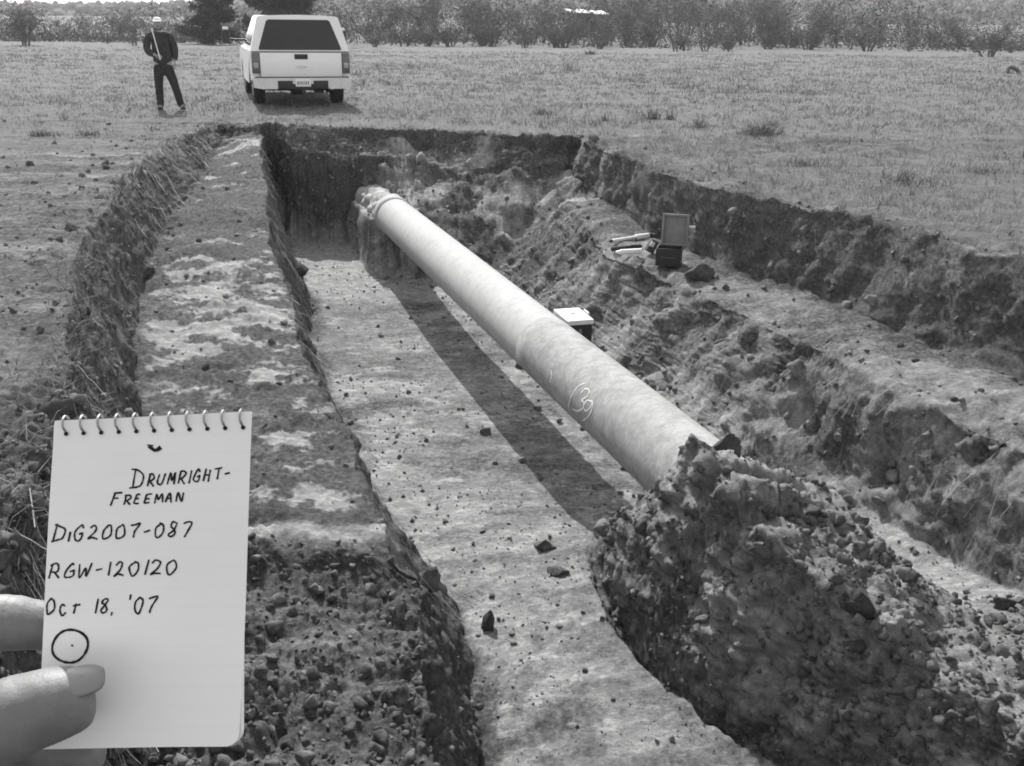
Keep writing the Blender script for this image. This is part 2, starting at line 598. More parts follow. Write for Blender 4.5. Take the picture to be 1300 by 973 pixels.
# pale ledge strip across the bench
strip = np.exp(-((V2 - 5.1 - .25 * (X + 1.2) + .1 * vn(X * 3, X * 0, X * 0, 77)) / .13) ** 2) * sst(-2.3, -2, X) * sst(-.4, -.7, X)
DUST_LIT = np.maximum(DUST_LIT, strip * .95)
Z = Z + .04 * strip


def normals(X, Y, Z):
    P = np.stack([X, Y, Z], -1)
    du = np.gradient(P, axis=1)
    dv = np.gradient(P, axis=0)
    N = np.cross(du, dv)
    N /= np.linalg.norm(N, axis=-1, keepdims=True) + 1e-12
    return N


N = normals(X, Y, Z)
act = np.where(V2 < 24)[0].max()
s_ = slice(0, act)
x_, y_, z_ = X[s_], Y[s_], Z[s_]
steep = 1 - np.clip(N[s_][..., 2], 0, 1)
r_ = RGH[s_] * sst(1.8, 2.6, V2[s_]) * np.clip(.85 + .75 * fbm(x_, y_, z_, 2.6, 2, 131), .3, 1.6)
soft = sst(.5, .9, x_ - pipe_x(np.minimum(V2[s_], 18))) * sst(5.3, 5.8, V2[s_]) * (1 - GRS[s_])
d_ = (.085 + .06 * soft) * fbm(x_, y_, z_, 2.1, 3, 51) * r_
d_ += .07 * fbm(x_, y_, z_, 5.2, 3, 61, True) * r_
d_ += .03 * (1 - .45 * soft) * fbm(x_, y_, z_, 15., 3, 71, True) * (r_ * .9 + .08)
# excavator tooth grooves running down the steep faces
gro = fbm(x_ * .25 - z_ * .5, y_ + z_ * .7, z_ * .1, 3.6, 3, 81)
d_ += .055 * gro * steep * r_
d_ += .02 * (1 - .4 * soft) * fbm(x_, y_, z_, 29., 3, 91, True) * (r_ * .9 + .1)
X[s_] += N[s_][..., 0] * d_; Y[s_] += N[s_][..., 1] * d_; Z[s_] += N[s_][..., 2] * d_
DUST_LIT = np.clip(DUST_LIT, -.2, 1)
DUST_LIT[s_] = np.clip(DUST_LIT[s_] + .62 * fbm(x_ * .5, y_ * 1.5, z_, 1.3, 5, 101, False, .65) - steep * .25, 0, 1)  # steep faces darker: damp bare soil plus some painted-in shade
# pale dry scabs where the damp earth has been scraped
benchm = sst(-.1, .1, X - FL[0][:, None] - .1) * sst(.05, -.1, X - BE[0][:, None]) * (V2 < 17.9) * (1 - nearbench)
floorm = sst(0, .15, X - FF[0][:, None]) * sst(0, -.15, X - FR[0][:, None]) * (V2 < 17)
scab = sst(.1, .42, fbm(X, Y * 1.45, 0, 2.6, 5, 301, False, .72) + .25 * vn(X * .6, Y * .6, 0, 302))
DUST_LIT = np.clip(DUST_LIT + benchm * scab * 1.15 + floorm * (scab * .5 - .14 + .45 * sst(13.2, 14.5, V2)), 0, 1)
# trampled streaks on the left ground
lf = sst(-2.5, -3.2, X) * sst(17, 12, V2) * (GRS > .3)
GRS = GRS - lf * .45 * (.6 + fbm(X * .35, Y * 1.6, 0, 1.0, 3, 111))
DUST_LIT = np.where(lf > .3, np.clip(.2 + .6 * fbm(X * .25, Y * 2.2, 0, 1.3, 5, 112, False, .65), 0, 1), DUST_LIT)
GV = np.stack([X, Y, Z], -1)
GN = normals(X, Y, Z)
idx = np.arange(NR * NC).reshape(NR, NC)
F = np.stack([idx[:-1, :-1], idx[:-1, 1:], idx[1:, 1:], idx[1:, :-1]], -1).reshape(-1, 4)
ground = mesh_np('ground', GV.reshape(-1, 3), F, M['soil'], None, True, {'dust_and_light': DUST_LIT, 'grass': GRS})
tag(ground, 'field and hand-cleared pipeline excavation with earth benches', None, None, 'structure')
GP2 = GV.reshape(-1, 3)


def gz(x, y):
    r = np.searchsorted(VV, y)
    a, b = max(0, r - 45), min(NR, r + 45)
    P = GV[a:b].reshape(-1, 3)
    i = np.argmin((P[:, 0] - x) ** 2 + (P[:, 1] - y) ** 2)
    return float(P[i, 2])


def on_ray(px, py):
    """first point of the ground seen along a direction from the eye"""
    d = ray(px, py)
    P = GV[:NR].reshape(-1, 3)
    rel = P - np.array(EYE)
    fw = rel @ np.array(FW)
    ok = fw > 1.2
    rel = rel[ok]; fw = fw[ok]
    u = rel @ np.array(CX) / fw * FPX + 650
    v = 486.5 - rel @ np.array(CY) / fw * FPX
    dist = np.hypot(u - px, v - py)
    near = np.where(dist < max(2.0, dist.min() + .5))[0]
    j = near[np.argmin(fw[near])]
    return Vector(P[np.where(ok)[0][j]])


def sample_ground(n, weight):
    """random points on the ground weighted by weight (per quad) x area; returns pos, normal"""
    a = GV[:-1, :-1]; b = GV[:-1, 1:]; c = GV[1:, :-1]
    A = np.linalg.norm(np.cross(b - a, c - a), axis=-1)
    p = (A * weight).ravel()
    cs = np.cumsum(p)
    q = np.searchsorted(cs, RNG.random(n) * cs[-1])
    i, j = np.divmod(q, NC - 1)
    s, t = RNG.random((2, n, 1))
    P = GV[i, j] * (1 - s) * (1 - t) + GV[i, j + 1] * s * (1 - t) + GV[i + 1, j] * (1 - s) * t + GV[i + 1, j + 1] * s * t
    return P, GN[i, j], i, j


# ================================================================== CLODS
def ico(sub):
    bm = bmesh.new()
    bmesh.ops.create_icosphere(bm, subdivisions=sub, radius=1)
    V = np.array([v.co[:] for v in bm.verts], np.float32)
    F = np.array([[v.index for v in f.verts] for f in bm.faces], np.int32)
    bm.free()
    return V, F


def lump(V, seed, amp=.35):
    d = 1 + amp * 1.5 * fbm(V[:, 0] + seed * 7.1, V[:, 1], V[:, 2], 1.2, 2, seed) + amp * .9 * fbm(V[:, 0], V[:, 1] + seed, V[:, 2], 3.1, 2, seed + 9, True)
    q = V * d[:, None]
    # flat broken faces
    for a in range(6):
        nrm = np.array([math.sin(seed * 1.7 + a * 2.1), math.cos(seed * 2.3 + a), math.sin(seed + a * 3.3)])
        nrm /= np.linalg.norm(nrm)
        s = q @ nrm
        q = q - np.outer(np.clip(s - .5, 0, None), nrm) * .92
    return q.astype(np.float32)


I1, I1F = ico(2)
I2, I2F = ico(3)
LUMPS = [lump(I1, s) for s in range(14)]
LUMPS2 = [lump(I2, s + 40) for s in range(10)]


def rand_rot(n):
    q = RNG.normal(size=(n, 4)); q /= np.linalg.norm(q, axis=1, keepdims=True)
    w_, x, y, z = q.T
    return np.stack([np.stack([1 - 2 * (y * y + z * z), 2 * (x * y - z * w_), 2 * (x * z + y * w_)], -1),
                     np.stack([2 * (x * y + z * w_), 1 - 2 * (x * x + z * z), 2 * (y * z - x * w_)], -1),
                     np.stack([2 * (x * z - y * w_), 2 * (y * z + x * w_), 1 - 2 * (x * x + y * y)], -1)], 1)


def scatter_clods(name, P, N_, size, tone, mat, sink=.25, lumps=LUMPS, faces=I1F):
    n = len(P)
    R = rand_rot(n)
    nv = len(lumps[0])
    L = np.stack(lumps)[RNG.integers(0, len(lumps), n)]
    sq = np.stack([np.ones(n), RNG.uniform(.7, 1.0, n), RNG.uniform(.55, .95, n)], -1)
    W = np.einsum('nij,nvj->nvi', R, L * sq[:, None, :]) * size[:, None, None]
    W += (P + N_ * (size * (.55 - sink))[:, None])[:, None, :]
    Fs = (faces[None] + (np.arange(n) * nv)[:, None, None]).reshape(-1, 3)
    return tag(mesh_np(name, W.reshape(-1, 3), Fs, mat, None, True, {'tone': np.repeat(tone, nv)}), kind='stuff')


col_of = np.concatenate([np.full(max(n, 1), i) for i, (a, n, *_) in enumerate(LINES)])[:NC - 1][None, :] * np.ones((NR - 1, 1))
col_ok = (col_of != 6)
vc = V2[:-1, :-1]; xc = X[:-1, :-1]; rc = RGH[:-1, :-1]; gc = GRS[:-1, :-1]; dc = DUST_LIT[:-1, :-1]
inframe = (np.abs(xc) < vc * .56 + .6) & (vc > 2.4)
near_w = 1 / np.clip(vc, 3, 30) ** 1.6
# crumbs on the rough earth
wt = inframe * (vc < 18) * np.where(col_of == 6, .15, np.where((col_of >= 3) & (col_of <= 5), .3, np.where((col_of >= 14) & (vc > 5.4), .35, 1))) * (rc ** 2) * near_w * (1 - np.clip(gc, 0, 1)) 
P, Nn, i, j = sample_ground(8000, wt)
sz = np.clip(RNG.lognormal(math.log(.0125), .6, len(P)), .004, .07) * np.clip(P[:, 1] / 5.5, .8, 1.7)
scatter_clods('soil_crumbs', P, Nn, sz, RNG.random(len(P)) ** 1.2 * .85, M['clod'], .42)
# loose heaps in the near left bench and the near right heap
hl = inframe * (col_ok) * ((vc < 5.0) & (xc > -2.2) & (xc < -.3) | (vc < 5.2) & (xc > 1.55) & (xc < 4.2)) * near_w
P, Nn, i, j = sample_ground(6000, hl)
sz = np.clip(RNG.lognormal(math.log(.0135), .72, len(P)), .004, .06)
scatter_clods('loose_soil', P, Nn, sz, RNG.random(len(P)) ** 1.4 * .7, M['clod'], .42)
# sparse crumbs on the swept floor and bench
fl = inframe * (vc < 17) * ((dc > .55) & (rc < .5)) * near_w
P, Nn, i, j = sample_ground(4500, fl)
sz = np.clip(RNG.lognormal(math.log(.0042), .65, len(P)), .002, .03) * np.clip(P[:, 1] / 6, .8, 2)
scatter_clods('floor_crumbs', P, Nn, sz, RNG.random(len(P)) * .6 + .25, M['clod'], .25)
# clods lying on the grass beside the cut
fe = inframe * (vc < 17) * (gc > .12) * (np.exp(-np.minimum(np.abs(xc - GL[0][:-1, None]), np.abs(xc - GR[0][:-1, None])) / .7)) * near_w
P, Nn, i, j = sample_ground(700, fe)
sz = np.clip(RNG.lognormal(math.log(.012), .55, len(P)), .004, .03) * np.clip(P[:, 1] / 9, .7, 1.5)
scatter_clods('edge_crumbs', P, Nn, sz, RNG.random(len(P)) * .5, M['clod'], .2)


def clod(px, py, r, label, seed, mat='darkclod', sq=(1, .8, .75), lift=.35, rz=0, p=None):
    p = p or on_ray(px, py)
    o = mesh_np('soil_clod', LUMPS2[seed % 10] * np.array(sq) * r, I2F, M[mat], None, True)
    o.location = (p.x, p.y, p.z + r * lift * sq[2])
    o.rotation_euler = (0, 0, rz)
    return tag(o, label, 'clod', 'large clods of earth in the ditch')


clod(621, 797, .085, 'lone dark clod lying on the pale ditch floor', 0, sq=(.75, .7, 1), lift=.6)
clod(688, 697, .1, 'dark lump beside the tip of the pipe shadow', 1, 'clod', sq=(1, .8, .55))
clod(707, 728, .085, 'small lump between the pipe shadow and the nearest soil mound', 2, 'clod', sq=(1, .8, .5))
clod(893, 588, .13, 'dark crumbly clod resting on top of the pipe where the mound covers it', 3, sq=(1, .8, .8), lift=.2, p=Vector((1.3, 5.5, -.76)))
clod(1090, 775, .1, 'dark angular clod half way down the mound', 4, sq=(1.1, .8, .8))
clod(1085, 825, .07, 'smaller dark clod just below the angular clod on the mound', 5, sq=(1, .8, .8))
clod(548, 865, .1, 'upright grey block leaning on the cut face of the near bench', 6, 'clod', sq=(.7, .7, 1.2), lift=.3)
clod(547, 925, .09, 'pale broken clod at the near end of the bench edge', 7, 'clod')
clod(382, 347, .2, 'dark block at the foot of the left bench far along the ditch', 8, sq=(.8, .8, .8))
clod(540, 742, .12, 'rounded lump on the bench lip above the dark cut face', 9, 'clod')
clod(885, 352, .2, 'pale rounded boulder of earth on the right ledge below the case', 3, 'clod', sq=(1.1, .9, .55))
clod(1155, 735, .06, 'clod on the pale rim beside the right-hand gully', 2, sq=(1, .9, .8))
clod(775, 690, .06, 'pale clod at the base of the mound where the pipe shadow stops', 4, 'clod')
clod(1275, 770, .07, 'dark clod at the right edge on the loose heap', 6, sq=(1.2, .8, .8))


# ================================================================== GRASS
def blades(name, P, h, wd, lean, mat, tone, seg=2, label=None, dirs=None):
    n = len(P)
    a = RNG.random(n) * 2 * PI
    d = np.stack([np.cos(a), np.sin(a), np.zeros(n)], -1) if dirs is None else dirs
    b = RNG.random(n) * 2 * PI
    s = np.stack([np.cos(b), np.sin(b), np.zeros(n)], -1)
    rows = []
    for q in range(seg + 1):
        t = q / seg
        c = P + np.array([0, 0, 1.]) * (h * t * (1 - .35 * lean * t))[:, None] + d * (h * lean * t * t)[:, None]
        ww = (wd * (1 - t) + wd * .12 * t)[:, None]
        rows += [c - s * ww, c + s * ww]
    W = np.stack(rows, 1)
    m = 2 * (seg + 1)
    base = (np.arange(n) * m)[:, None]
    Fs = np.concatenate([base + np.array([[2 * q, 2 * q + 1, 2 * q + 3, 2 * q + 2]]) for q in range(seg)], 0)
    o = mesh_np(name, W.reshape(-1, 3), Fs, mat, None, False, {'tone': np.repeat(tone, m)})
    return tag(o, label, None, None, 'stuff')


patch = fbm(X, Y, 0, .5, 3, 131)[:-1, :-1]
inf2 = (np.abs(xc) < vc * .58 + 1.0) & (vc > 3)
wt = inf2 * (vc < 70) * np.clip(gc, 0, 1) ** 2 * np.clip(.8 + patch * .9, .25, 2) / np.clip(vc, 5, 70) ** 1.75
n_t = 20000
P, Nn, i, j = sample_ground(n_t, wt)
nb_ = 6
Pb = np.repeat(P, nb_, 0)
sc_ = np.repeat(np.clip(P[:, 1] / 14, .7, 3.2), nb_)
Pb[:, :2] += RNG.normal(size=(len(Pb), 2)) * (.035 * sc_)[:, None]
hh = np.repeat(RNG.uniform(.03, .16, n_t), nb_) * RNG.uniform(.6, 1.3, len(Pb)) * (1 + .12 * sc_)
hh *= np.where(Pb[:, 0] < -2.6, .6, 1) * np.where((Pb[:, 0] < 0) & (Pb[:, 1] < 15), .6, 1)
tn = np.clip(np.repeat(RNG.random(n_t), nb_) * .7 + RNG.random(len(Pb)) * .4 - .05, 0, 1)
blades('field_grass', Pb, hh, .0035 * sc_ ** .9, RNG.uniform(.3, 1.3, len(Pb)), M['grass'], tn, 2, 'short dry grass over the whole field')

# coarser tufts, thick in some places and missing in others
patch2 = np.clip(fbm(X, Y, 0, .18, 3, 141)[:-1, :-1] * 2.2 + .25, 0, 2) ** 1.5
P, Nn, i, j = sample_ground(1500, inf2 * (vc > 6) * (vc < 75) * np.clip(gc, 0, 1) ** 3 * (patch2 + .06) / np.clip(vc, 8, 75) ** 1.6)
k9 = 9
Pb = np.repeat(P, k9, 0); s9 = np.repeat(np.clip(P[:, 1] / 16, .7, 2.6), k9)
Pb[:, :2] += RNG.normal(size=(len(Pb), 2)) * (.06 * s9)[:, None]
blades('coarse_tufts', Pb, np.repeat(RNG.uniform(.08, .26, len(P)), k9) * RNG.uniform(.5, 1.2, len(Pb)), .0045 * s9, RNG.uniform(.3, 1.7, len(Pb)), M['grass'], np.repeat(RNG.random(len(P)) ** 1.5, k9) * .6, 2, 'coarse dry tufts scattered through the field')

# ragged sod fringe along the cut edges
fr_ = inf2 * (vc < 18.4) * (np.exp(-(np.minimum(np.abs(xc - GL[0][:-1, None]), np.abs(xc - GR[0][:-1, None])) / .12) ** 2) + ((vc > 17.7) & (vc < 17.95) & (xc < 1) & (xc > -5.3))) / np.clip(vc, 5, 20)
P, Nn, i, j = sample_ground(5200, fr_)
P[:, 2] -= .02
blades('sod_fringe', P, RNG.uniform(.04, .16, len(P)), .003 * np.clip(P[:, 1] / 7, .8, 2), RNG.uniform(.5, 1.6, len(P)), M['strand'], RNG.random(len(P)) * .6, 2, 'ragged dead grass along the rim of the cut')


# strands of dead grass and roots draped down the faces
def strands(name, n, weight, steps, step, label, tone=(0, 1), wd=.003, drift=(0, 0, 0)):
    P, Nn, i, j = sample_ground(n, weight)
    fi, fj = i.astype(float), j.astype(float)
    pts = [P + Nn * .012]
    cur = P.copy()
    nrm = Nn.copy()
    down = np.array([0, 0, -1.])
    jit = RNG.normal(size=(n, 3)) * .25 + np.array(drift)
    for q in range(steps):
        t = down + jit
        t = t - nrm * (t * nrm).sum(1, keepdims=True)
        t /= np.linalg.norm(t, axis=1, keepdims=True) + 1e-6
        cur = cur + t * step * RNG.uniform(.7, 1.3, (n, 1))
        pts.append(cur + nrm * (.012 + .02 * RNG.random((n, 1)) * (q + 1) / steps))
    Q = np.stack(pts, 1)
    view = np.array(EYE) - Q[:, 0]
    T = Q[:, -1] - Q[:, 0]
    sd_ = np.cross(T, nrm)
    sd_ /= np.linalg.norm(sd_, axis=1, keepdims=True) + 1e-6
    ww = wd * np.clip(P[:, 1] / 7, .7, 2.2)
    L = Q - sd_[:, None] * ww[:, None, None]
    R = Q + sd_[:, None] * ww[:, None, None]
    W = np.stack([L, R], 2).reshape(n, -1, 3)
    m = 2 * (steps + 1)
    base = (np.arange(n) * m)[:, None]
    Fs = np.concatenate([base + np.array([[2 * q, 2 * q + 1, 2 * q + 3, 2 * q + 2]]) for q in range(steps)], 0)
    tn = RNG.uniform(tone[0], tone[1], n)
    return tag(mesh_np(name, W.reshape(-1, 3), Fs, M['strand'], None, False, {'tone': np.repeat(tn, m)}), label, None, None, 'stuff')


strands('hanging_grass', 850, inf2 * (vc < 16.5) * ((col_of == 2)) * np.clip(.4 + 1.6 * vn(xc * .9, vc * .9, 0, 55), 0, 2) / np.clip(vc, 5, 18), 5, .05, 'long dead grass hanging over the left bank', (.1, .9), .0028, (.25, -.35, 0))
strands('hanging_grass', 600, inf2 * (vc < 17) * ((col_of == 6) & (vc > 5.2)) / np.clip(vc, 5, 18), 5, .055, 'dead grass trailing down the edge of the left bench', (.1, .8), .0028, (.2, -.3, 0))
strands('root_strands', 260, inf2 * (vc < 15) * (vc > 5.4) * ((col_of >= 14) & (col_of <= 16)) / np.clip(vc, 5, 18), 4, .05, 'roots and straw trailing down the right-hand slope', (.1, .55), .0022, (-.75, -.35, 0))


# ================================================================== PIPE
def pipe_mat(name, a, c, dirt, lo=.5):
    m, n, b = mat_base(name, .82, .15)
    f = noise(n, 3.2, 8, .72)
    f2 = noise(n, 38, 5, .6)
    col = ramp(n, f, [(.3, a), (.7, c)])
    col = mixc(n, .35, col, ramp(n, f2, [(.3, a * .82), (.65, c)]))
    sp = ramp(n, noise(n, 9, 8, .75), [(lo, 0), (lo + .22, dirt)])
    col = mixc(n, sp, col, .2)
    n.links.new(col, b.inputs['Base Color'])
    bump(n, b, f2, .12, .003)
    return m


M['pipe'] = pipe_mat('pipe_coating', .37, .48, .45)
M['pipe2'] = pipe_mat('pipe_coating_worn', .27, .42, .8, .44)
M['pipe3'] = pipe_mat('pipe_dirty_wrap', .3, .5, .9)
M['chalk'] = simple('chalk', .72, .9, .1, .08, 60)

pipe = empty('pipeline_pipe', PA, 0, 'long pale large-diameter steel pipe suspended along the ditch between two soil mounds', 'pipe')
pipe_len = (PB - PA).length
PX = PDIR.cross(Vector((0, 0, 1))).normalized()      # to the right of the axis looking away
PZ = PX.cross(PDIR)


def pipe_pt(s, ang, r):
    """local to the pipe empty; ang measured from the top, positive to the left side seen from the eye"""
    return PDIR * s + (PZ * math.cos(ang) - PX * math.sin(ang)) * r


def pipe_section(name, prof, mat, n=72, rough=0, sub=None):
    V, Fc = [], []
    for q, (s, r) in enumerate(prof):
        for k_ in range(n):
            rr = r
            if rough: rr += rough * float(vn(np.float32(s * 9), np.float32(math.cos(2 * PI * k_ / n) * 2.2), np.float32(math.sin(2 * PI * k_ / n) * 2.2), 5))
            V.append(pipe_pt(s, 2 * PI * k_ / n, rr))
    for q in range(len(prof) - 1):
        for k_ in range(n):
            Fc.append((q * n + k_, q * n + (k_ + 1) % n, (q + 1) * n + (k_ + 1) % n, (q + 1) * n + k_))
    o = mesh_np(name, V, Fc, mat, pipe, True)
    return o


def axis_s(px, py):
    """distance along the pipe axis nearest to a sight line"""
    d = ray(px, py).normalized()
    w0 = EYE - PA
    b_ = d.dot(PDIR); dd = d.dot(w0); e = PDIR.dot(w0)
    return (e - b_ * dd) / (1 - b_ * b_)


S_SEAM = axis_s(700, 432)
S_FAR = axis_s(507, 269)
S_END = 12.1
pipe_section('pipe_body', [(s, PR) for s in np.linspace(S_SEAM - .02, S_FAR, 30)], M['pipe'])
pipe_section('coated_sleeve', [(-1.28, PR * .6), (-1.27, PR + .002)] + [(s, PR + .004) for s in np.linspace(-1.25, S_SEAM - .012, 20)] + [(S_SEAM, PR - .01)], M['pipe2'])
pipe_section('weld_collar', [(S_FAR - .06, PR - .02), (S_FAR - .05, PR + .012), (S_FAR + .18, PR + .016), (S_FAR + .26, PR - .03)], M['pipe'], rough=.006)
pipe_section('dirty_end', [(s, PR - .035 - .02 * ((q % 3) == 0)) for q, s in enumerate(np.arange(S_FAR + .2, S_END + .3, .07))], M['pipe3'], rough=.06)


def on_pipe_ang(px, py):
    """pipe (s, angle) where a sight line first meets the pipe"""
    d = ray(px, py).normalized()
    w0 = EYE - PA
    dp = d - PDIR * d.dot(PDIR); wp = w0 - PDIR * w0.dot(PDIR)
    a = dp.dot(dp); b_ = 2 * dp.dot(wp); c = wp.dot(wp) - PR * PR
    t = (-b_ - math.sqrt(max(0, b_ * b_ - 4 * a * c))) / (2 * a)
    h = w0 + d * t
    s = h.dot(PDIR)
    q = h - PDIR * s
    return s, math.atan2(-q.dot(PX), q.dot(PZ))


def ribbon_on_pipe(name, paths, w_, mat, r):
    V, Fc = [], []
    for path in paths:
        n0 = len(V)
        for q, (s, a) in enumerate(path):
            s2, a2 = path[min(q + 1, len(path) - 1)]; s1, a1 = path[max(q - 1, 0)]
            t = Vector((s2 - s1, (a2 - a1) * PR)).normalized()
            ww = w_ * random.uniform(.45, 1.25)
            nx, na = -t.y * ww, t.x * ww / PR
            V.append(pipe_pt(s + nx, a + na, r)); V.append(pipe_pt(s - nx, a - na, r))
        for q in range(len(path) - 1):
            b_ = n0 + 2 * q
            Fc.append((b_, b_ + 1, b_ + 3, b_ + 2))
    return mesh_np(name, V, Fc, mat, pipe, False)


def smooth_path(p, n=6):
    """Catmull-Rom through 2D points"""
    p = [np.array(q, float) for q in p]
    if len(p) < 3:
        return [tuple(p[0] + (p[-1] - p[0]) * t) for t in np.linspace(0, 1, n)]
    e = [2 * p[0] - p[1]] + p + [2 * p[-1] - p[-2]]
    out = []
    for i in range(1, len(e) - 2):
        for t in np.linspace(0, 1, n, endpoint=False):
            a, b_, c, d = e[i - 1:i + 3]
            out.append(tuple(.5 * (2 * b_ + (c - a) * t + (2 * a - 5 * b_ + 4 * c - d) * t * t + (3 * b_ - a - 3 * c + d) * t ** 3)))
    out.append(tuple(p[-1]))
    return out


# chalk ring with the number 39, laid on the near left flank
ch = [smooth_path([(744, 487), (735, 491), (727, 502), (723, 514), (724, 521)], 6),
      smooth_path([(738, 500), (744, 494), (749, 497), (746, 504), (739, 508), (742, 511), (741, 518), (734, 522), (728, 519)], 5),
      smooth_path([(752, 510), (746, 509), (742, 516), (744, 522), (750, 518), (753, 510), (752, 520), (747, 530), (740, 534)], 5)]
ribbon_on_pipe('chalk_number', [[on_pipe_ang(*q) for q in c] for c in ch], .007, M['chalk'], PR + .0065)
ribbon_on_pipe('chalk_mark', [[on_pipe_ang(*q) for q in smooth_path([(700, 470), (701, 478), (699, 486)], 5)]], .007, M['chalk'], PR + .0065)

# ================================================================== EQUIPMENT
M['black'] = simple('black_plastic', .025, .5, .4, .2, 20)
M['dkgrey'] = simple('dark_grey_plastic', .08, .6, .3, .2, 20)
M['grey'] = simple('grey_plastic', .2, .6, .3, .15, 14)
M['white'] = simple('white_plastic', .8, .45, .4, .06, 10)
M['steel'] = simple('steel', .55, .35, .5, .1, 30, metal=.7)

pc = at(849, 331, -.72)
pc.z = gz(pc.x, pc.y) + .02
case = empty('instrument_case', pc, math.radians(-14), 'small dark equipment case with its lid standing open on the right ledge', 'case')
bm = bmesh.new()
W_, D_, H_, t_ = .27, .2, .19, .012
bm_box(bm, (0, 0, t_ / 2), (W_, D_, t_))
for sx in (-1, 1): bm_box(bm, (sx * (W_ - t_) / 2, 0, H_ / 2 + t_ / 2), (t_, D_, H_ - t_))
for sy in (-1, 1): bm_box(bm, (0, sy * (D_ - t_) / 2, H_ / 2 + t_ / 2 - .001), (W_ - 2 * t_, t_, H_ - t_ - .002))
obj_bm('case_body', bm, M['black'], case)
lid = empty('lid', (0, D_ / 2 + .005, H_), 0)
lid.parent = case
lid.rotation_euler = (math.radians(-8), 0, 0)
bm = bmesh.new()
LW, LH = .29, .34
bm_box(bm, (.04, 0, LH / 2), (LW, .012, LH))
obj_bm('lid_panel', bm, M['grey'], lid, True, .003)
bm = bmesh.new()
for sx in (-1, 1): bm_box(bm, (.04 + sx * (LW / 2 - .012), -.026, LH / 2), (.024, .04, LH))
bm_box(bm, (.04, -.026, LH - .012), (LW - .05, .04, .022)); bm_box(bm, (.04, -.026, .012), (LW - .05, .04, .022))
obj_bm('lid_rim', bm, M['grey'], lid, True, .003)
box('latch', (.04 + LW / 2 + .03, -.01, LH * .62), (.075, .03, .025), M['steel'], case, .004).parent = lid
tube('carry_handle', [(-.07, -D_ / 2 - .005, .1), (-.06, -D_ / 2 - .03, .1), (.06, -D_ / 2 - .03, .1), (.07, -D_ / 2 - .005, .1)], .008, M['dkgrey'], case)
box('foam_insert', (0, 0, H_ - .05), (W_ - .03, D_ - .03, .03), M['dkgrey'], case)


def rod_thing(name, a, b_, secs, label, cat, n=14):
    """secs: (part name, t0, t1, r0, r1, mat)"""
    a, b_ = Vector(a), Vector(b_)
    e = empty(name, a, 0, label, cat)
    d = b_ - a
    for pn, t0, t1, r0, r1, mt in secs:
        tube(pn, [d * t0, d * (t0 + .015), d * (t1 - .015), d * t1], [r0 * .8, r0, r1, r1 * .8], mt, e, n)
    return e


q0 = at(777, 307, -.72); q1 = at(826, 302, -.72)
z0 = max(gz(q0.x, q0.y), gz(q1.x, q1.y)) + .07
rod_thing('inspection_probe', (q0.x, q0.y, z0 - .01), (q1.x, q1.y, z0 + .01),
          [('shaft', 0, .62, .022, .022, M['white']), ('barrel', .6, .95, .036, .034, M['white']), ('end_cap', .94, 1.04, .03, .026, M['dkgrey']), ('tip', -.07, .01, .016, .02, M['black'])],
          'long white cylindrical instrument lying behind on the right ledge, left of the open case', 'instrument')
q0 = at(776, 313, -.72); q1 = at(812, 311, -.72)
rod_thing('hand_tool', (q0.x, q0.y - .03, z0 - .045), (q1.x, q1.y - .03, z0 - .035),
          [('grip', 0, .7, .026, .03, M['black']), ('head', .68, 1.05, .036, .03, M['black'])],
          'black rod-shaped tool lying between the white instrument and the white tube', 'tool')
q0 = at(786, 324, -.72); q1 = at(814, 317, -.72)
rod_thing('paper_tube', (q0.x + .02, q1.y - .1, z0 - .03), (q1.x, q1.y - .06, z0 - .025),
          [('tube_body', .05, 1, .03, .034, M['white']), ('bent_end', -.15, .08, .014, .026, M['white'])],
          'short white tube in front of the black tool on the right ledge', 'tube')
q0 = at(827, 318, -.72)
e = empty('meter', (q0.x, q0.y, gz(q0.x, q0.y) + .02), .3, 'dark handheld meter with a pale face leaning on the left of the open case', 'meter')
box('meter_body', (0, 0, .07), (.1, .07, .15), M['dkgrey'], e, .01, Matrix.Rotation(.5, 4, 'Y'))
box('meter_face', (-.01, -.04, .1), (.05, .012, .06), M['white'], e, .003, Matrix.Rotation(.5, 4, 'Y'))

# white-lidded box behind the pipe
pb = at(728, 399, -1.34)
bx = empty('equipment_box', (pb.x, pb.y, -1.66), math.radians(16), 'dark box with a bright white lid standing on the floor behind the pipe', 'box')
box('box_body', (0, 0, .145), (.28, .47, .29), M['black'], bx, .012)
box('lid', (0, 0, .308), (.305, .5, .034), M['white'], bx, .008)
box('label', (.02, .02, .3265), (.06, .03, .003), M['grey'], bx).rotation_euler = (0, 0, .5)
box('buckle', (.0, -.2385, .2), (.035, .012, .12), M['grey'], bx, .003)
tube('handle', [(.17, .05, .29), (.2, .05, .31), (.2, .2, .31), (.17, .2, .29)], .012, M['white'], bx)
gbx = min(gz(pb.x + dx, pb.y + dy) for dx in (-.1, .1) for dy in (-.2, .2))
bx.location.z = gbx
bx.scale = (1, 1, max(.6, (-1.34 - gbx) / .325))

# ================================================================== TRUCK
M['paint'] = simple('white_paint', .88, .28, .5, .03, 2)
M['glass'] = simple('tinted_glass', .03, .06, .5, .1, 2)
M['rubber'] = simple('rubber', .022, .85, .3, .2, 25)
M['lens'] = simple('lamp_lens', .11, .2, .5, .2, 30)
M['lens2'] = simple('reversing_lens', .35, .2, .5, .1, 30)
M['chrome'] = simple('bumper_steel', .6, .3, .5, .08, 8, metal=.5)
HD = math.radians(17)
tr = empty('pickup_truck', (-4.42, 21.35, 0), HD, 'white pickup truck with white topper parked on the grass beyond the ditch', 'pickup truck')
tr.location.z = gz(-4.4, 21.4) - .01


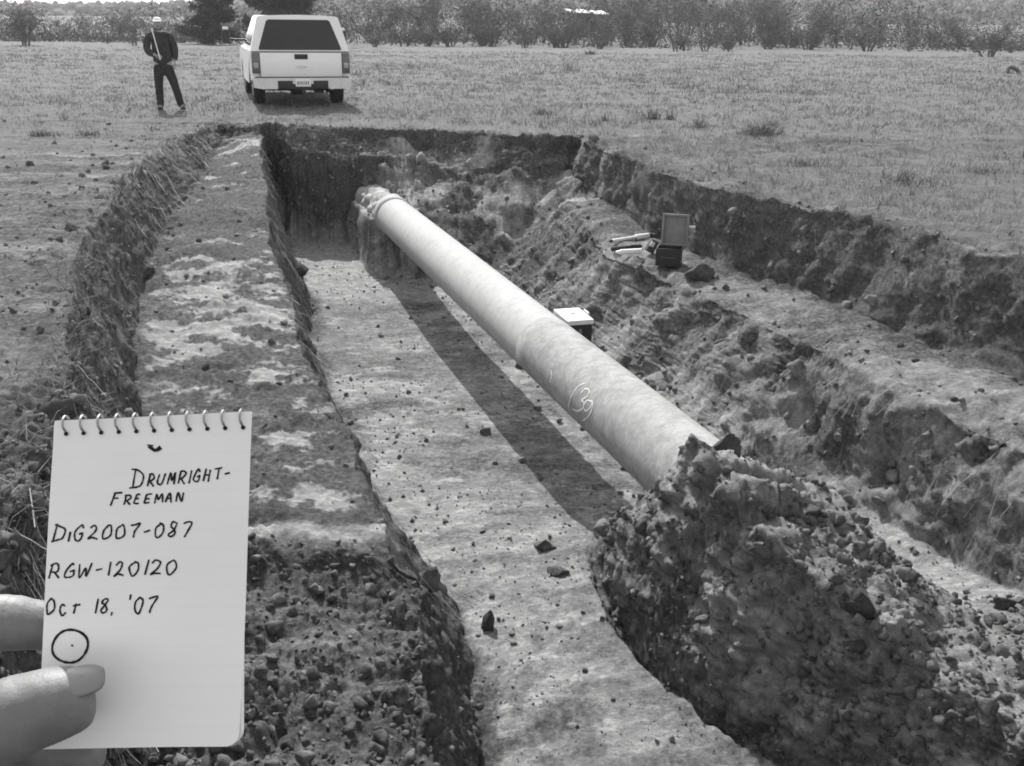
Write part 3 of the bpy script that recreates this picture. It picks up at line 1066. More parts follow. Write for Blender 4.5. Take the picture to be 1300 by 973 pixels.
def arc(cy, cz, r, a0, a1, n=10):
    return [(cy + r * math.cos(a0 + (a1 - a0) * q / n), cz + r * math.sin(a0 + (a1 - a0) * q / n)) for q in range(n + 1)]


low = [(.03, .6)] + [(.3, .56)] + arc(1.2, .4, .47, PI * .92, PI * .08) + [(1.8, .42), (4.05, .42)] + arc(4.75, .4, .47, PI * .97, PI * .03) + [(5.35, .42), (5.72, .5), (5.76, .95), (5.6, 1.08), (4.5, 1.16), (3.9, 1.14), (.03, 1.12)]
bm = bmesh.new()
bm_prism(bm, low, 'x', -1.0, 1.0)
bmesh.ops.triangulate(bm, faces=[f for f in bm.faces if len(f.verts) > 4])
obj_bm('body', bm, M['paint'], tr, True)
# cab
cab = [(2.15, 1.13), (2.35, 1.78), (2.6, 1.84), (3.35, 1.82), (4.25, 1.16), (4.25, 1.13)]


def taper(bm, z0, z1, wx):
    for v in bm.verts:
        t = max(0, (v.co.z - z0) / (z1 - z0))
        v.co.x *= 1 - (1 - wx) * t


bm = bmesh.new(); bm_prism(bm, cab, 'x', -.97, .97); taper(bm, 1.13, 1.84, .76)
obj_bm('cab', bm, M['paint'], tr, True, .05, 3)
for sx in (-1, 1):
    bm = bmesh.new()
    pts = [(2.45, 1.22), (2.55, 1.68), (3.3, 1.7), (3.95, 1.22)]
    v = [bm.verts.new((sx * (.985 - .235 * (z - 1.13) / .71), y, z)) for y, z in pts] + [bm.verts.new((sx * (.955 - .235 * (z - 1.13) / .71), y, z)) for y, z in pts]
    bm.faces.new(v[:4]); bm.faces.new(v[4:][::-1])
    for q in range(4): bm.faces.new((v[q], v[(q + 1) % 4], v[4 + (q + 1) % 4], v[4 + q]))
    obj_bm('side_window', bm, M['glass'], tr)
bm = bmesh.new()
for (x0, y0, z0_) in ((-.8, 4.2, 1.2), (.8, 4.2, 1.2), (.62, 3.42, 1.78), (-.62, 3.42, 1.78)): bm.verts.new((x0, y0 + .03, z0_ + .02))
bm.verts.ensure_lookup_table(); f = bm.faces.new(bm.verts); r = bmesh.ops.extrude_face_region(bm, geom=[f]); bmesh.ops.translate(bm, verts=[g for g in r['geom'] if isinstance(g, bmesh.types.BMVert)], vec=(0, -.02, -.02))
obj_bm('windscreen', bm, M['glass'], tr)
# topper (camper shell)
bm = bmesh.new()
prof = [(-1.0, 1.125), (1.0, 1.125), (.985, 1.2)] + [(.76 + .07 * math.cos(a) , 1.755 + .06 * math.sin(a)) for a in np.linspace(.15, PI / 2, 5)] + [(.4, 1.832), (0, 1.84), (-.4, 1.832)] + [(-.76 - .07 * math.cos(a), 1.755 + .06 * math.sin(a)) for a in np.linspace(PI / 2, .15, 5)] + [(-.985, 1.2)]
bm_prism(bm, prof, 'y', .02, 2.12)
for v in bm.verts:
    if v.co.y < .5: v.co.y += .2 * (v.co.z - 1.125) / .7
obj_bm('topper', bm, M['paint'], tr, True, .012)


def slanted_y(z): return .02 + .2 * (z - 1.125) / .7


def rear_poly(name, pts, off, mat, parent=tr, th=.012):
    bm = bmesh.new()
    a = [bm.verts.new((x, slanted_y(z) - off, z)) for x, z in pts]
    b_ = [bm.verts.new((x, slanted_y(z) - off + th, z)) for x, z in pts]
    bm.faces.new(a); bm.faces.new(b_[::-1])
    n = len(pts)
    for q in range(n): bm.faces.new((a[q], a[(q + 1) % n], b_[(q + 1) % n], b_[q]))
    return obj_bm(name, bm, mat, parent)


rear_poly('window_frame', [(-.87, 1.135), (.87, 1.135), (.875, 1.17), (.67, 1.75), (.62, 1.785), (-.62, 1.785), (-.67, 1.75), (-.875, 1.17)], .008, M['paint'])
rear_poly('rear_window', [(-.83, 1.16), (.83, 1.16), (.83, 1.2), (.645, 1.71), (.6, 1.745), (-.6, 1.745), (-.645, 1.71), (-.83, 1.2)], .02, M['glass'])
for sx in (-1, 1):
    bm = bmesh.new()
    pts = [(.35, 1.24), (.45, 1.64), (1.9, 1.64), (1.95, 1.24)]
    xx = lambda z: sx * (1.0 - .17 * (z - 1.2) / .56)
    v = [bm.verts.new((xx(z), y, z)) for y, z in pts] + [bm.verts.new((xx(z) - sx * .03, y, z)) for y, z in pts]
    bm.faces.new(v[:4]); bm.faces.new(v[4:][::-1])
    for q in range(4): bm.faces.new((v[q], v[(q + 1) % 4], v[4 + (q + 1) % 4], v[4 + q]))
    obj_bm('topper_window', bm, M['glass'], tr)
# tailgate
tg = box('tailgate', (0, .0, .86), (1.66, .06, .49), M['paint'], tr, .018)
box('tailgate_handle', (.0, -.012, 1.03), (.27, .06, .1), M['black'], tg, .01)
box('tailgate_gap', (0, .012, .615), (1.67, .05, .014), M['black'], tr)
for sx in (-1, 1): box('tailgate_gap', (sx * .8325, .004, .86), (.01, .05, .49), M['black'], tr)
box('topper_seam', (0, .055, 1.124), (1.985, .1, .016), M['dkgrey'], tr)
for sx in (-1, 1): box('window_lock', (sx * .5, .0, 1.185), (.07, .03, .03), M['black'], tr)
# raised wide emblem bar
bm = bmesh.new()
bm_prism(bm, [(-.12, .825), (-.045, .805), (.045, .805), (.12, .825), (.12, .845), (.045, .86), (-.045, .86), (-.12, .845)], 'y', -.042, -.02)
obj_bm('emblem', bm, M['chrome'], tg)
for sx in (-1, 1):
    l = box('tail_light', (sx * .915, .0, .9), (.155, .09, .4), M['lens'], tr, .02)
    box('lamp_segment', (sx * .915, -.02, .86), (.1, .07, .11), M['lens2'], l, .01)
# bumper
bm = bmesh.new()
bm_prism(bm, [(-1.0, .62), (1.0, .62), (.99, .43), (.8, .4), (.52, .4), (.5, .5), (-.5, .5), (-.52, .4), (-.8, .4), (-.99, .43)], 'y', -.17, .0)
bp = obj_bm('rear_bumper', bm, M['chrome'], tr, True, .015)
box('bumper_step', (0, -.09, .629), (1.9, .16, .018), M['black'], bp)
for sx in (-1, 1): box('bumper_pad', (sx * .36, -.175, .485), (.3, .03, .16), M['black'], bp, .01)
box('centre_recess', (0, -.14, .475), (.44, .05, .16), M['black'], bp)
pl = box('number_plate', (0, -.178, .525), (.31, .012, .155), M['white'], bp, .004)
bm = bmesh.new()
for q, (cx_, wv) in enumerate([(-.11, .028), (-.07, .02), (-.03, .028), (.015, .02), (.06, .028), (.105, .024)]):
    bm_box(bm, (cx_, -.185, .52), (wv, .004, .06))
obj_bm('plate_print', bm, M['grey'], bp)
box('tow_hitch', (0, -.2, .36), (.07, .2, .07), M['black'], tr, .008)
tube('axle', [(-.8, 1.2, .36), (.8, 1.2, .36)], .07, M['black'], tr, 10)
box('differential', (0, 1.2, .36), (.32, .34, .3), M['black'], tr, .06)
box('chassis', (0, 2.6, .44), (1.3, 4.8, .14), M['black'], tr, .02)
box('spare_wheel', (0, .55, .44), (.7, .62, .18), M['black'], tr, .06)
tube('exhaust', [(.62, .08, .4), (.62, .6, .42), (.55, 1.8, .45)], .035, M['steel'], tr, 10)
box('mudflap', (-.82, 1.72, .36), (.3, .02, .3), M['black'], tr)
box('mudflap', (.82, 1.72, .36), (.3, .02, .3), M['black'], tr)
for sx in (-1, 1):
    for yy in (1.2, 4.75):
        we = empty('wheel', (sx * .84, yy, .39), 0); we.parent = tr
        bm = bmesh.new()
        n = 36
        pr = [(-.12, .25), (-.125, .33), (-.1, .38), (.1, .38), (.125, .33), (.12, .25)]
        rg = [[bm.verts.new((x, r_ * math.cos(2 * PI * k_ / n), r_ * math.sin(2 * PI * k_ / n))) for x, r_ in pr] for k_ in range(n)]
        for k_ in range(n):
            for q in range(len(pr)): bm.faces.new((rg[k_][q], rg[k_][(q + 1) % len(pr)], rg[(k_ + 1) % n][(q + 1) % len(pr)], rg[(k_ + 1) % n][q]))
        obj_bm('tyre', bm, M['rubber'], we, True)
        bm = bmesh.new()
        bmesh.ops.create_cone(bm, cap_ends=True, segments=32, radius1=.25, radius2=.2, depth=.04, matrix=Matrix.Translation((sx * .09, 0, 0)) @ Matrix.Rotation(sx * PI / 2, 4, 'Y'))
        for q in range(6):
            a = q * PI / 3
            bm_box(bm, (sx * .105, .14 * math.cos(a), .14 * math.sin(a)), (.03, .05, .16), Matrix.Rotation(a - PI / 2, 4, 'X'))
        obj_bm('rim', bm, M['chrome'], we, True)
    mr = box('side_mirror', (sx * 1.36, 3.72, 1.36), (.17, .09, .3), M['black'], tr, .03)
    box('mirror_glass', (sx * 1.36, 3.668, 1.36), (.16, .012, .28), M['glass'], mr)
    tube('mirror_arm', [(sx * .93, 3.8, 1.3), (sx * 1.15, 3.76, 1.3), (sx * 1.3, 3.74, 1.32)], .025, M['black'], mr)
    box('mirror_cap', (sx * 1.36, 3.73, 1.55), (.13, .08, .06), M['paint'], mr, .01)
    hl = box('headlight', (sx * .8, 5.72, .88), (.3, .08, .2), M['lens2'], tr, .02)

# ================================================================== PERSON
M['skin'] = simple('skin', .33, .55, .4, .1, 25)
M['jacket'] = simple('dark_jacket', .05, .85, .2, .3, 14, bmp=.3)
M['trousers'] = simple('dark_trousers', .035, .85, .2, .3, 14, bmp=.3)
M['boots'] = simple('dark_boots', .03, .6, .3, .2, 20)
M['cap'] = simple('pale_cap', .8, .8, .2, .06, 20)
M['hair'] = simple('greying_hair', .3, .8, .2, .2, 60)
M['metalw'] = simple('white_rod', .8, .4, .4, .04, 30)
pp = at(212, 141, 0)
PY = pp.y
per = empty('person', (pp.x, PY, gz(pp.x, PY)), math.radians(15), 'person in dark jacket, dark trousers and pale cap, standing left of the truck', 'person')
# local frame: person faces -y (towards the ditch); image left is -x
T = lambda *p: Vector(p)
nodes = [(T(.02, .01, .95), (.11, .085)), (T(.02, .01, 1.12), (.145, .1)), (T(.01, .015, 1.3), (.165, .11)), (T(.005, .02, 1.43), (.12, .085)), (T(0, .01, 1.5), .055), (T(-.005, -.005, 1.56), .06),
         (T(-.17, .02, 1.4), .062), (T(-.235, .0, 1.16), .046), (T(-.1, -.2, 1.04), .036),
         (T(.185, .02, 1.4), .062), (T(.245, .04, 1.14), .046), (T(.235, .0, .9), .036),
         (T(-.08, .01, .86), .09), (T(-.1, -.0, .48), .06), (T(-.11, .03, .09), .045),
         (T(.12, .01, .86), .09), (T(.2, -.03, .48), .06), (T(.29, .03, .09), .045),
         (T(-.12, -.1, .03), .035), (T(.32, -.09, .03), .035)]
edges = [(0, 1), (1, 2), (2, 3), (3, 4), (4, 5), (3, 6), (6, 7), (7, 8), (3, 9), (9, 10), (10, 11), (0, 12), (12, 13), (13, 14), (0, 15), (15, 16), (16, 17), (14, 18), (17, 19)]
skin('body', nodes, edges, M['skin'], per, 2)
# head as shaped ellipsoid joined below the cap
HC = T(-.005, -.02, 1.625)


def ellip(name, c, r, mat, parent, shape=None, seg=20):
    bm = bmesh.new()
    bmesh.ops.create_uvsphere(bm, u_segments=seg, v_segments=seg * 2 // 3, radius=1)
    for v in bm.verts:
        co = v.co.copy()
        if shape: co = shape(co)
        v.co = Vector((c[0] + co.x * r[0], c[1] + co.y * r[1], c[2] + co.z * r[2]))
    return obj_bm(name, bm, mat, parent, True)


def head_shape(c):
    c = c.copy()
    if c.z < 0: c.x *= 1 - .28 * (-c.z); c.y = c.y * (1 - .1 * -c.z) - .08 * -c.z
    if abs(c.x) < .2 and c.y < -.6 and -.25 < c.z < .12: c.y -= .22 * (1 - abs(c.x) / .2)      # nose
    if abs(abs(c.x) - .38) < .16 and c.y < -.5 and .05 < c.z < .3: c.y += .1                        # eye sockets
    if abs(c.x) < .3 and c.y < -.5 and -.52 < c.z < -.42: c.y += .05
    return c


head = ellip('head', HC, (.076, .096, .115), M['skin'], per, head_shape, 28)
for sx in (-1, 1):
    ellip('ear', HC + T(sx * .078, .01, -.005), (.014, .022, .032), M['skin'], head)
    ellip('eye', HC + T(sx * .03, -.088, .02), (.011, .008, .006), M['black'], head, None, 10)
ellip('mouth', HC + T(0, -.086, -.055), (.022, .008, .005), M['boots'], head, None, 10)
ellip('hair', HC + T(0, .016, .0), (.084, .09, .085), M['hair'], per, lambda c: Vector((c.x, max(c.y, -.35), c.z)))
hat = ellip('cap', HC + T(0, .005, .055), (.084, .1, .066), M['cap'], per, lambda c: Vector((c.x, c.y, max(c.z, -.15))))
bm = bmesh.new()
bm_prism(bm, [(.085 * math.cos(a), -.08 + (-.1) * math.sin(a) * 1.0) for a in np.linspace(0, PI, 12)], 'z', 0, .01)
for v in bm.verts: v.co += HC + Vector((0, 0, .045)); v.co.z -= .12 * max(0, -(v.co.y) - .1)
obj_bm('cap_peak', bm, M['cap'], hat, True)
# jacket: torso with both sleeves
jn = [(T(.02, .01, .83), (.195, .135)), (T(.02, .01, 1.0), (.195, .14)), (T(.02, .012, 1.18), (.2, .14)), (T(.01, .015, 1.33), (.205, .135)), (T(.005, .02, 1.44), (.14, .1)), (T(.0, .012, 1.5), (.075, .075)),
      (T(-.19, .02, 1.4), .088), (T(-.262, .0, 1.18), .075), (T(-.225, -.07, 1.1), .075), (T(-.1, -.185, 1.045), .052),
      (T(.205, .02, 1.4), .088), (T(.268, .04, 1.16), .074), (T(.25, .01, .93), .058)]
je = [(0, 1), (1, 2), (2, 3), (3, 4), (4, 5), (4, 6), (6, 7), (7, 8), (8, 9), (4, 10), (10, 11), (11, 12)]
jk = skin('jacket', jn, je, M['jacket'], per, 2)
tn_ = [(T(.02, .01, .93), (.17, .125)), (T(.02, .01, .84), (.165, .12)), (T(-.085, .01, .74), (.105, .11)), (T(-.1, .0, .48), .085), (T(-.11, .03, .03), .07), (T(.125, .01, .74), (.105, .11)), (T(.2, -.02, .48), .085), (T(.292, .03, .03), .072)]
skin('trousers', tn_, [(0, 1), (1, 2), (2, 3), (3, 4), (1, 5), (5, 6), (6, 7)], M['trousers'], per, 2)
for x0, x1 in ((-.11, -.125), (.29, .33)):
    skin('boot', [(T(x0, .05, .05), .05), (T(x1, -.06, .04), .045), (T(x1 * 1.02, -.15, .03), .035), (T(x0, .04, .15), .055)], [(0, 1), (1, 2), (0, 3)], M['boots'], per, 1)


def small_hand(name, wrist, direction, palm_n, parent, curl=.9, thumb_side=1):
    d = Vector(direction).normalized(); n = Vector(palm_n).normalized(); s = d.cross(n).normalized() * thumb_side
    w_ = Vector(wrist)
    nd = [(w_, .024), (w_ + d * .05, (.034, .02)), (w_ + d * .085, (.036, .018))]
    ed = [(0, 1), (1, 2)]
    for q in range(4):
        b0 = w_ + d * .085 + s * (.027 - .018 * q)
        L_ = (.07, .078, .072, .056)[q]
        i0 = len(nd)
        p1 = b0 + d * L_ * .45 + n * L_ * .2 * curl
        p2 = p1 + d * L_ * .1 + n * L_ * .38 * curl
        p3 = p2 - d * L_ * .22 * curl + n * L_ * .12
        nd += [(b0, .0095), (p1, .009), (p2, .0085), (p3, .0075)]
        ed += [(2, i0), (i0, i0 + 1), (i0 + 1, i0 + 2), (i0 + 2, i0 + 3)]
    i0 = len(nd)
    nd += [(w_ + d * .035 + s * .035 + n * .01, .012), (w_ + d * .065 + s * .045 + n * .035, .0105), (w_ + d * .085 + s * .03 + n * .055, .009)]
    ed += [(1, i0), (i0, i0 + 1), (i0 + 1, i0 + 2)]
    return skin(name, nd, ed, M['skin'], parent, 1)


small_hand('hand', (-.1, -.19, 1.043), (.9, -.35, -.05), (.1, .3, -1), per, 1.0, -1)
small_hand('hand', (.248, .005, .91), (-.02, -.1, -1), (-1, 0, 0), per, .4, 1)
pr = per.matrix_basis
rod = empty('measuring_rod', (pp.x, PY, per.location.z), math.radians(15), 'thin white rod held diagonally across the chest of the standing person', 'rod')
tube('rod_shaft', [(-.005, -.275, .96), (-.05, -.22, 1.2), (-.105, -.16, 1.5)], .011, M['metalw'], rod)
ellip('rod_knob', (-.108, -.157, 1.515), (.016, .016, .022), M['metalw'], rod, None, 10)

# ================================================================== NOTEPAD
def paper_mat():
    m, n, b = mat_base('paper', .7, .3)
    tc = n.nodes.new('ShaderNodeTexCoord')
    wv = n.nodes.new('ShaderNodeTexWave'); wv.wave_type = 'BANDS'; wv.bands_direction = 'Y'; wv.wave_profile = 'SIN'
    wv.inputs['Scale'].default_value = 44; wv.inputs['Distortion'].default_value = 0
    n.links.new(tc.outputs['Object'], wv.inputs['Vector'])
    ln = ramp(n, wv.outputs['Fac'], [(.965, 0), (1, .05)])
    base = ramp(n, noise(n, 25, 4, .5), [(.3, .9), (.7, .94)])
    n.links.new(mixc(n, ln, base, .55), b.inputs['Base Color'])
    bump(n, b, noise(n, 14, 3, .5), .25, .002)
    return m


M['paper'] = paper_mat()
M['card'] = simple('cardboard_cover', .11, .8, .2, .15, 120)
M['wire'] = simple('coil_wire', .35, .35, .5, .1, 60, metal=.6)
M['ink'] = simple('black_ink', .02, .7, .2, .2, 200)
DEP = .363
KP = DEP / FPX
pad = bpy.data.objects.new('notepad', None)
link(pad)
pc_ = (186, 736)
pad_at = (183, 735)
Mp = Matrix((CX, CY, -FW)).transposed().to_4x4()
Mp.translation = cl(pad_at[0], pad_at[1], DEP)
pad.matrix_world = Mp @ Matrix.Rotation(math.radians(2.2), 4, 'Z') @ Matrix.Rotation(math.radians(-4), 4, 'Y') @ Matrix.Rotation(math.radians(-9), 4, 'X') @ Matrix.Diagonal((1.03, .985, 1, 1))
tag(pad, 'small spiral-bound notepad with handwritten dig notes held up at lower left', 'notepad')


def pl(px, py, z=0):
    """page coordinates from the way the page looks face on"""
    return Vector(((px - pc_[0]) * KP, -(py - pc_[1]) * KP, z))


def rounded(px0, py0, px1, py1, r, wob=0):
    pts = []
    for cx_, cy_, a0 in ((px1 - r, py0 + r * .3, 0), (px0 + r * .3, py0 + r * .3, PI / 2), (px0 + r * .6, py1 - r * .6, PI), (px1 - r, py1 - r, 1.5 * PI)):
        rr = r if cx_ > 200 and a0 > 1.4 * PI else (r * .3 if a0 < PI * .9 else r * .6)
        for q in range(7):
            a = a0 + q * PI / 12
            pts.append((cx_ + rr * math.cos(a), cy_ - rr * math.sin(a)))
    return pts


def sheet_stack(name, pts, z0, z1, mat, parent):
    bm = bmesh.new()
    bm_prism(bm, [tuple(pl(x, y)[:2]) for x, y in pts], 'z', z0, z1)
    return obj_bm(name, bm, mat, parent)


def skew(p):
    # the page tapers slightly towards the thumb
    return [(x + (y - 525) * (-.018 if x > 186 else -.0), y) for x, y in p]


# top page with a grid so that it can curl at its lower right corner
nx, ny = 40, 60
V = []
for q in range(ny + 1):
    for p in range(nx + 1):
        u, v = p / nx, q / ny
        L0 = 63 - 4 * v
        R0 = 320 - 9 * v
        T0, B0 = 527 - 3 * u, 945 - 2 * u
        x, y = L0 + (R0 - L0) * u, T0 + (B0 - T0) * v
        # round the two lower corners
        rx = 16
        if v > .93 and u > .9:
            dx, dy = max(0, x - (R0 - rx)), max(0, y - (B0 - rx))
            dl = math.hypot(dx, dy)
            if dl > rx: x = R0 - rx + dx / dl * rx; y = B0 - rx + dy / dl * rx
        z = .0004 + .0012 * max(0, (u + v - 1.45)) ** 2 * 6 + .0005 * math.sin(v * 5 + u)
        V.append(pl(x, y, z))
idp = np.arange((nx + 1) * (ny + 1)).reshape(ny + 1, nx + 1)
Fp = np.stack([idp[:-1, :-1], idp[1:, :-1], idp[1:, 1:], idp[:-1, 1:]], -1).reshape(-1, 4)
page = mesh_np('top_page', V, Fp, M['paper'], pad, True)
sheet_stack('page_block', skew(rounded(61, 526, 318, 943, 16)), -.0034, -.0003, M['paper'], pad)
sheet_stack('back_cover', skew(rounded(54, 527, 312, 946, 16)), -.0052, -.0038, M['card'], pad)
# wire coil, one loop after another, with a punched hole under each
for q in range(11):
    x0 = 77 + q * 22.9
    y0 = 531
    pts = []
    for k_ in range(15):
        a = -2.3 + k_ / 14 * 5.3
        # loop in the plane across the top edge, leaning slightly
        pts.append(pl(x0 + 4.5 * math.sin(a * .5), y0 + 13.5 * math.cos(a + .0) * -1 - 2, -.0016 + .0042 * math.sin(a)))
    pts = [pl(x0 + 3.6 * (t_ * 2 - 1), y0 + 1 - 12 * math.cos(a), -.0016 + .004 * math.sin(a)) for t_, a in ((s / 14, -.7 + (PI + 1.4) * s / 14) for s in range(15))]
    tube('coil_loop', pts, .00045, M['wire'], pad, 6)
    bm = bmesh.new()
    bmesh.ops.create_cone(bm, cap_ends=True, segments=12, radius1=.0008, radius2=.0008, depth=.0002, matrix=Matrix.Translation(pl(x0 + 3.2, 545, .0012)))
    obj_bm('punched_hole', bm, M['ink'], pad)

# ---- handwriting: strokes in a unit cell (x right, y up), drawn as thin flat ribbons
G = {
    'D': [[(.12, 0), (.2, 1)], [(-.05, .98), (.45, .95), (.85, .65), (.75, .22), (.4, .02), (-.02, .03)]],
    'R': [[(.05, 0), (.18, .95)], [(.02, .9), (.5, 1), (.72, .75), (.5, .5), (.15, .45)], [(.3, .45), (.75, .0)]],
    'U': [[(.08, .95), (.05, .3), (.3, .02), (.6, .2), (.7, .95)]],
    'M': [[(0, 0), (.15, .95), (.4, .3), (.7, .95), (.8, 0)]],
    'I': [[(.2, 0), (.3, .95)]],
    'G': [[(.7, .85), (.45, 1), (.1, .6), (.1, .15), (.4, 0), (.68, .2), (.68, .45)], [(.4, .45), (.75, .48)]],
    'H': [[(.05, 0), (.15, .95)], [(.6, 0), (.7, .98)], [(.1, .48), (.68, .52)]],
    'T': [[(.35, 0), (.45, .95)], [(.0, .9), (.85, 1.0)]],
    '-': [[(.1, .45), (.75, .5)]],
    'F': [[(.05, 0), (.2, .98)], [(.15, .95), (.85, 1.05)], [(.1, .5), (.6, .55)]],
    'E': [[(.65, .95), (.2, .9), (.1, .5), (.08, .05), (.6, .05)], [(.1, .5), (.55, .52)]],
    'A': [[(0, 0), (.42, 1), (.7, 0)], [(.15, .35), (.62, .38)]],
    'N': [[(.02, 0), (.12, .95), (.6, .05), (.72, 1)]],
    'i': [[(.2, 0), (.28, .62)]],
    'g': [[(.65, .6), (.35, .65), (.15, .35), (.35, .05), (.62, .25), (.6, .6)], [(.62, .3), (.8, .05)]],
    'W': [[(0, .95), (.12, .05), (.4, .6), (.55, .03), (.85, 1)]],
    'O': [[(.45, .98), (.12, .7), (.12, .25), (.4, .0), (.72, .3), (.7, .75), (.4, 1)]],
    'C': [[(.75, .8), (.5, 1), (.12, .6), (.15, .15), (.45, .0), (.75, .2)]],
    'c': [[(.6, .55), (.3, .65), (.12, .3), (.35, .02), (.65, .15)]],
    't': [[(.3, 0), (.4, .7)], [(.1, .5), (.8, .58)]],
    '0': [[(.45, .98), (.1, .65), (.15, .15), (.45, .02), (.75, .35), (.68, .85), (.4, .98)]],
    '1': [[(.3, 0), (.45, 1)]],
    '2': [[(.1, .75), (.35, 1), (.65, .8), (.5, .45), (.08, .05), (.35, .12), (.8, .03)]],
    '7': [[(.05, .9), (.4, .95), (.8, .95), (.5, .5), (.35, 0)]],
    '8': [[(.65, .85), (.35, 1), (.15, .78), (.5, .5), (.65, .2), (.35, .0), (.12, .2), (.4, .5), (.68, .85)]],
    '6': [[(.6, .95), (.2, .55), (.15, .15), (.45, .0), (.68, .25), (.45, .48), (.18, .3)]],
    ',': [[(.15, .08), (.05, -.18)]],
    "'": [[(.2, 1.15), (.16, .9)]],
    ' ': [],
}


def write(name, items, width=1.15, label=None):
    """items: list of (char, x, y_baseline, w, h) in page pixels"""
    V, Fc = [], []
    for ch_, x0, yb, w_, h_ in items:
        for st in G[ch_]:
            jit = lambda: random.uniform(-.07, .07)
            p = smooth_path([(a + jit(), b_ + jit()) for a, b_ in st], 5)
            p = [(x0 + a * w_ + b_ * h_ * .12, yb - b_ * h_) for a, b_ in p]
            ribbon_flat(V, Fc, p, width)
    o = mesh_np(name, V, Fc, M['ink'], pad, False)
    return o


def page_z(px, py):
    u = (px - 60) / 255; v = (py - 526) / 418
    return .0004 + .0012 * max(0, (u + v - 1.45)) ** 2 * 6 + .0005 * math.sin(v * 5 + u) + .00022


def ribbon_flat(V, Fc, p, width):
    n0 = len(V)
    for q in range(len(p)):
        a, b_ = p[max(q - 1, 0)], p[min(q + 1, len(p) - 1)]
        t = Vector((b_[0] - a[0], b_[1] - a[1]))
        t = t.normalized() if t.length > 1e-6 else Vector((1, 0))
        ww = width * random.uniform(.8, 1.25)
        for s_ in (1, -1):
            x, y = p[q][0] - t.y * ww * s_, p[q][1] + t.x * ww * s_
            V.append(pl(x, y, page_z(x, y)))
    for q in range(len(p) - 1):
        b0 = n0 + 2 * q
        Fc.append((b0, b0 + 1, b0 + 3, b0 + 2))


def line(txt, x0, x1, yb0, yb1, h, first=None, widths=None):
    """spread characters evenly between x0 and x1"""
    wd = [(.45 if c in "i1I,'" else .8 if c in ' -' else 1.0) for c in txt]
    if first: wd[0] *= first
    tot = sum(wd)
    out, a = [], 0
    for c, w_ in zip(txt, wd):
        t = a / tot
        cw = (x1 - x0) / tot * w_
        out.append((c, x0 + (x1 - x0) * t, yb0 + (yb1 - yb0) * t, cw * .88 if c not in 'i1I' else cw * 1.2, h * (first if first and a == 0 else 1)))
        a += w_
    return out


write('handwriting', line('DRUMRIGHT-', 166, 296, 619, 611, 16, 1.6))
write('handwriting', line('FREEMAN', 141, 238, 641, 639, 13, 1.25))
write('handwriting', line('DiG2007-087', 68, 250, 685, 684, 19, 1.12))
write('handwriting', line('RGW-120120', 65, 232, 733, 731, 19))
write('handwriting', line("Oct 18, '07", 61, 206, 779, 779, 20, 1.1))
V, Fc = [], []
ribbon_flat(V, Fc, [(95.5 + 22.5 * math.cos(a) + .8 * math.sin(3 * a), 818.5 - 20.5 * math.sin(a)) for a in np.linspace(.8, .9 + 2 * PI, 50)], 1.5)
mesh_np('drawn_circle', V, Fc, M['ink'], pad, False)
V, Fc = [], []
ribbon_flat(V, Fc, [(97, 817), (98.5, 818), (99, 819)], 1.3)
mesh_np('drawn_dot', V, Fc, M['ink'], pad, False)
V, Fc = [], []
ribbon_flat(V, Fc, [(188, 565), (192, 568), (196, 571), (200, 570), (204, 567)], 2.6)
ribbon_flat(V, Fc, [(186, 563.5), (194, 564.5)], .8)
mesh_np('ink_blot', V, Fc, M['ink'], pad, False)

# ================================================================== HAND
def skin_close():
    m, n, b = mat_base('hand_skin', .5, .4)
    f = noise(n, 140, 6, .6)
    f3 = noise(n, 45, 5, .6)
    n.links.new(mixc(n, .5, ramp(n, f, [(.3, .16), (.7, .22)]), ramp(n, f3, [(.3, .14), (.7, .24)])), b.inputs['Base Color'])
    b.inputs['Subsurface Weight'].default_value = .12
    b.inputs['Subsurface Scale'].default_value = .004
    bump(n, b, math_(n, 'ADD', f, noise(n, 900, 3, .6)), .3, .0006)
    return m


M['handskin'] = skin_close()
M['nail'] = simple('nail', .25, .35, .5, .04, 60)
hand = empty('hand', cl(-110, 930, .375), 0, 'left hand gripping the notepad, thumb in front and fingers behind', 'hand')


def hp(px, py, dep): return cl(px, py, dep) - hand.location


mm = .001
nodes = [(hp(-190, 900, .372), (.036, .016)),      # palm
         (hp(-240, 1060, .375), (.034, .022)),     # heel of the palm
         (hp(-300, 1230, .385), .028), (hp(-370, 1450, .40), .03), (hp(-480, 1800, .43), .034),   # wrist and forearm
         (hp(-110, 995, .352), .022),            # thumb root
         (hp(-62, 952, .343), .0185), (hp(-8, 921, .3395), .0156), (hp(50, 899, .3412), .0142), (hp(92, 888, .3433), .013), (hp(123, 880, .3462), .010)]
edges = [(0, 1), (1, 2), (2, 3), (3, 4), (1, 5), (5, 6), (6, 7), (7, 8), (8, 9), (9, 10)]


def finger(base, pts, rr):
    i0 = len(nodes)
    for p, r in zip(pts, rr): nodes.append((hp(*p), r))
    edges.append((base, i0))
    for q in range(len(pts) - 1): edges.append((i0 + q, i0 + q + 1))


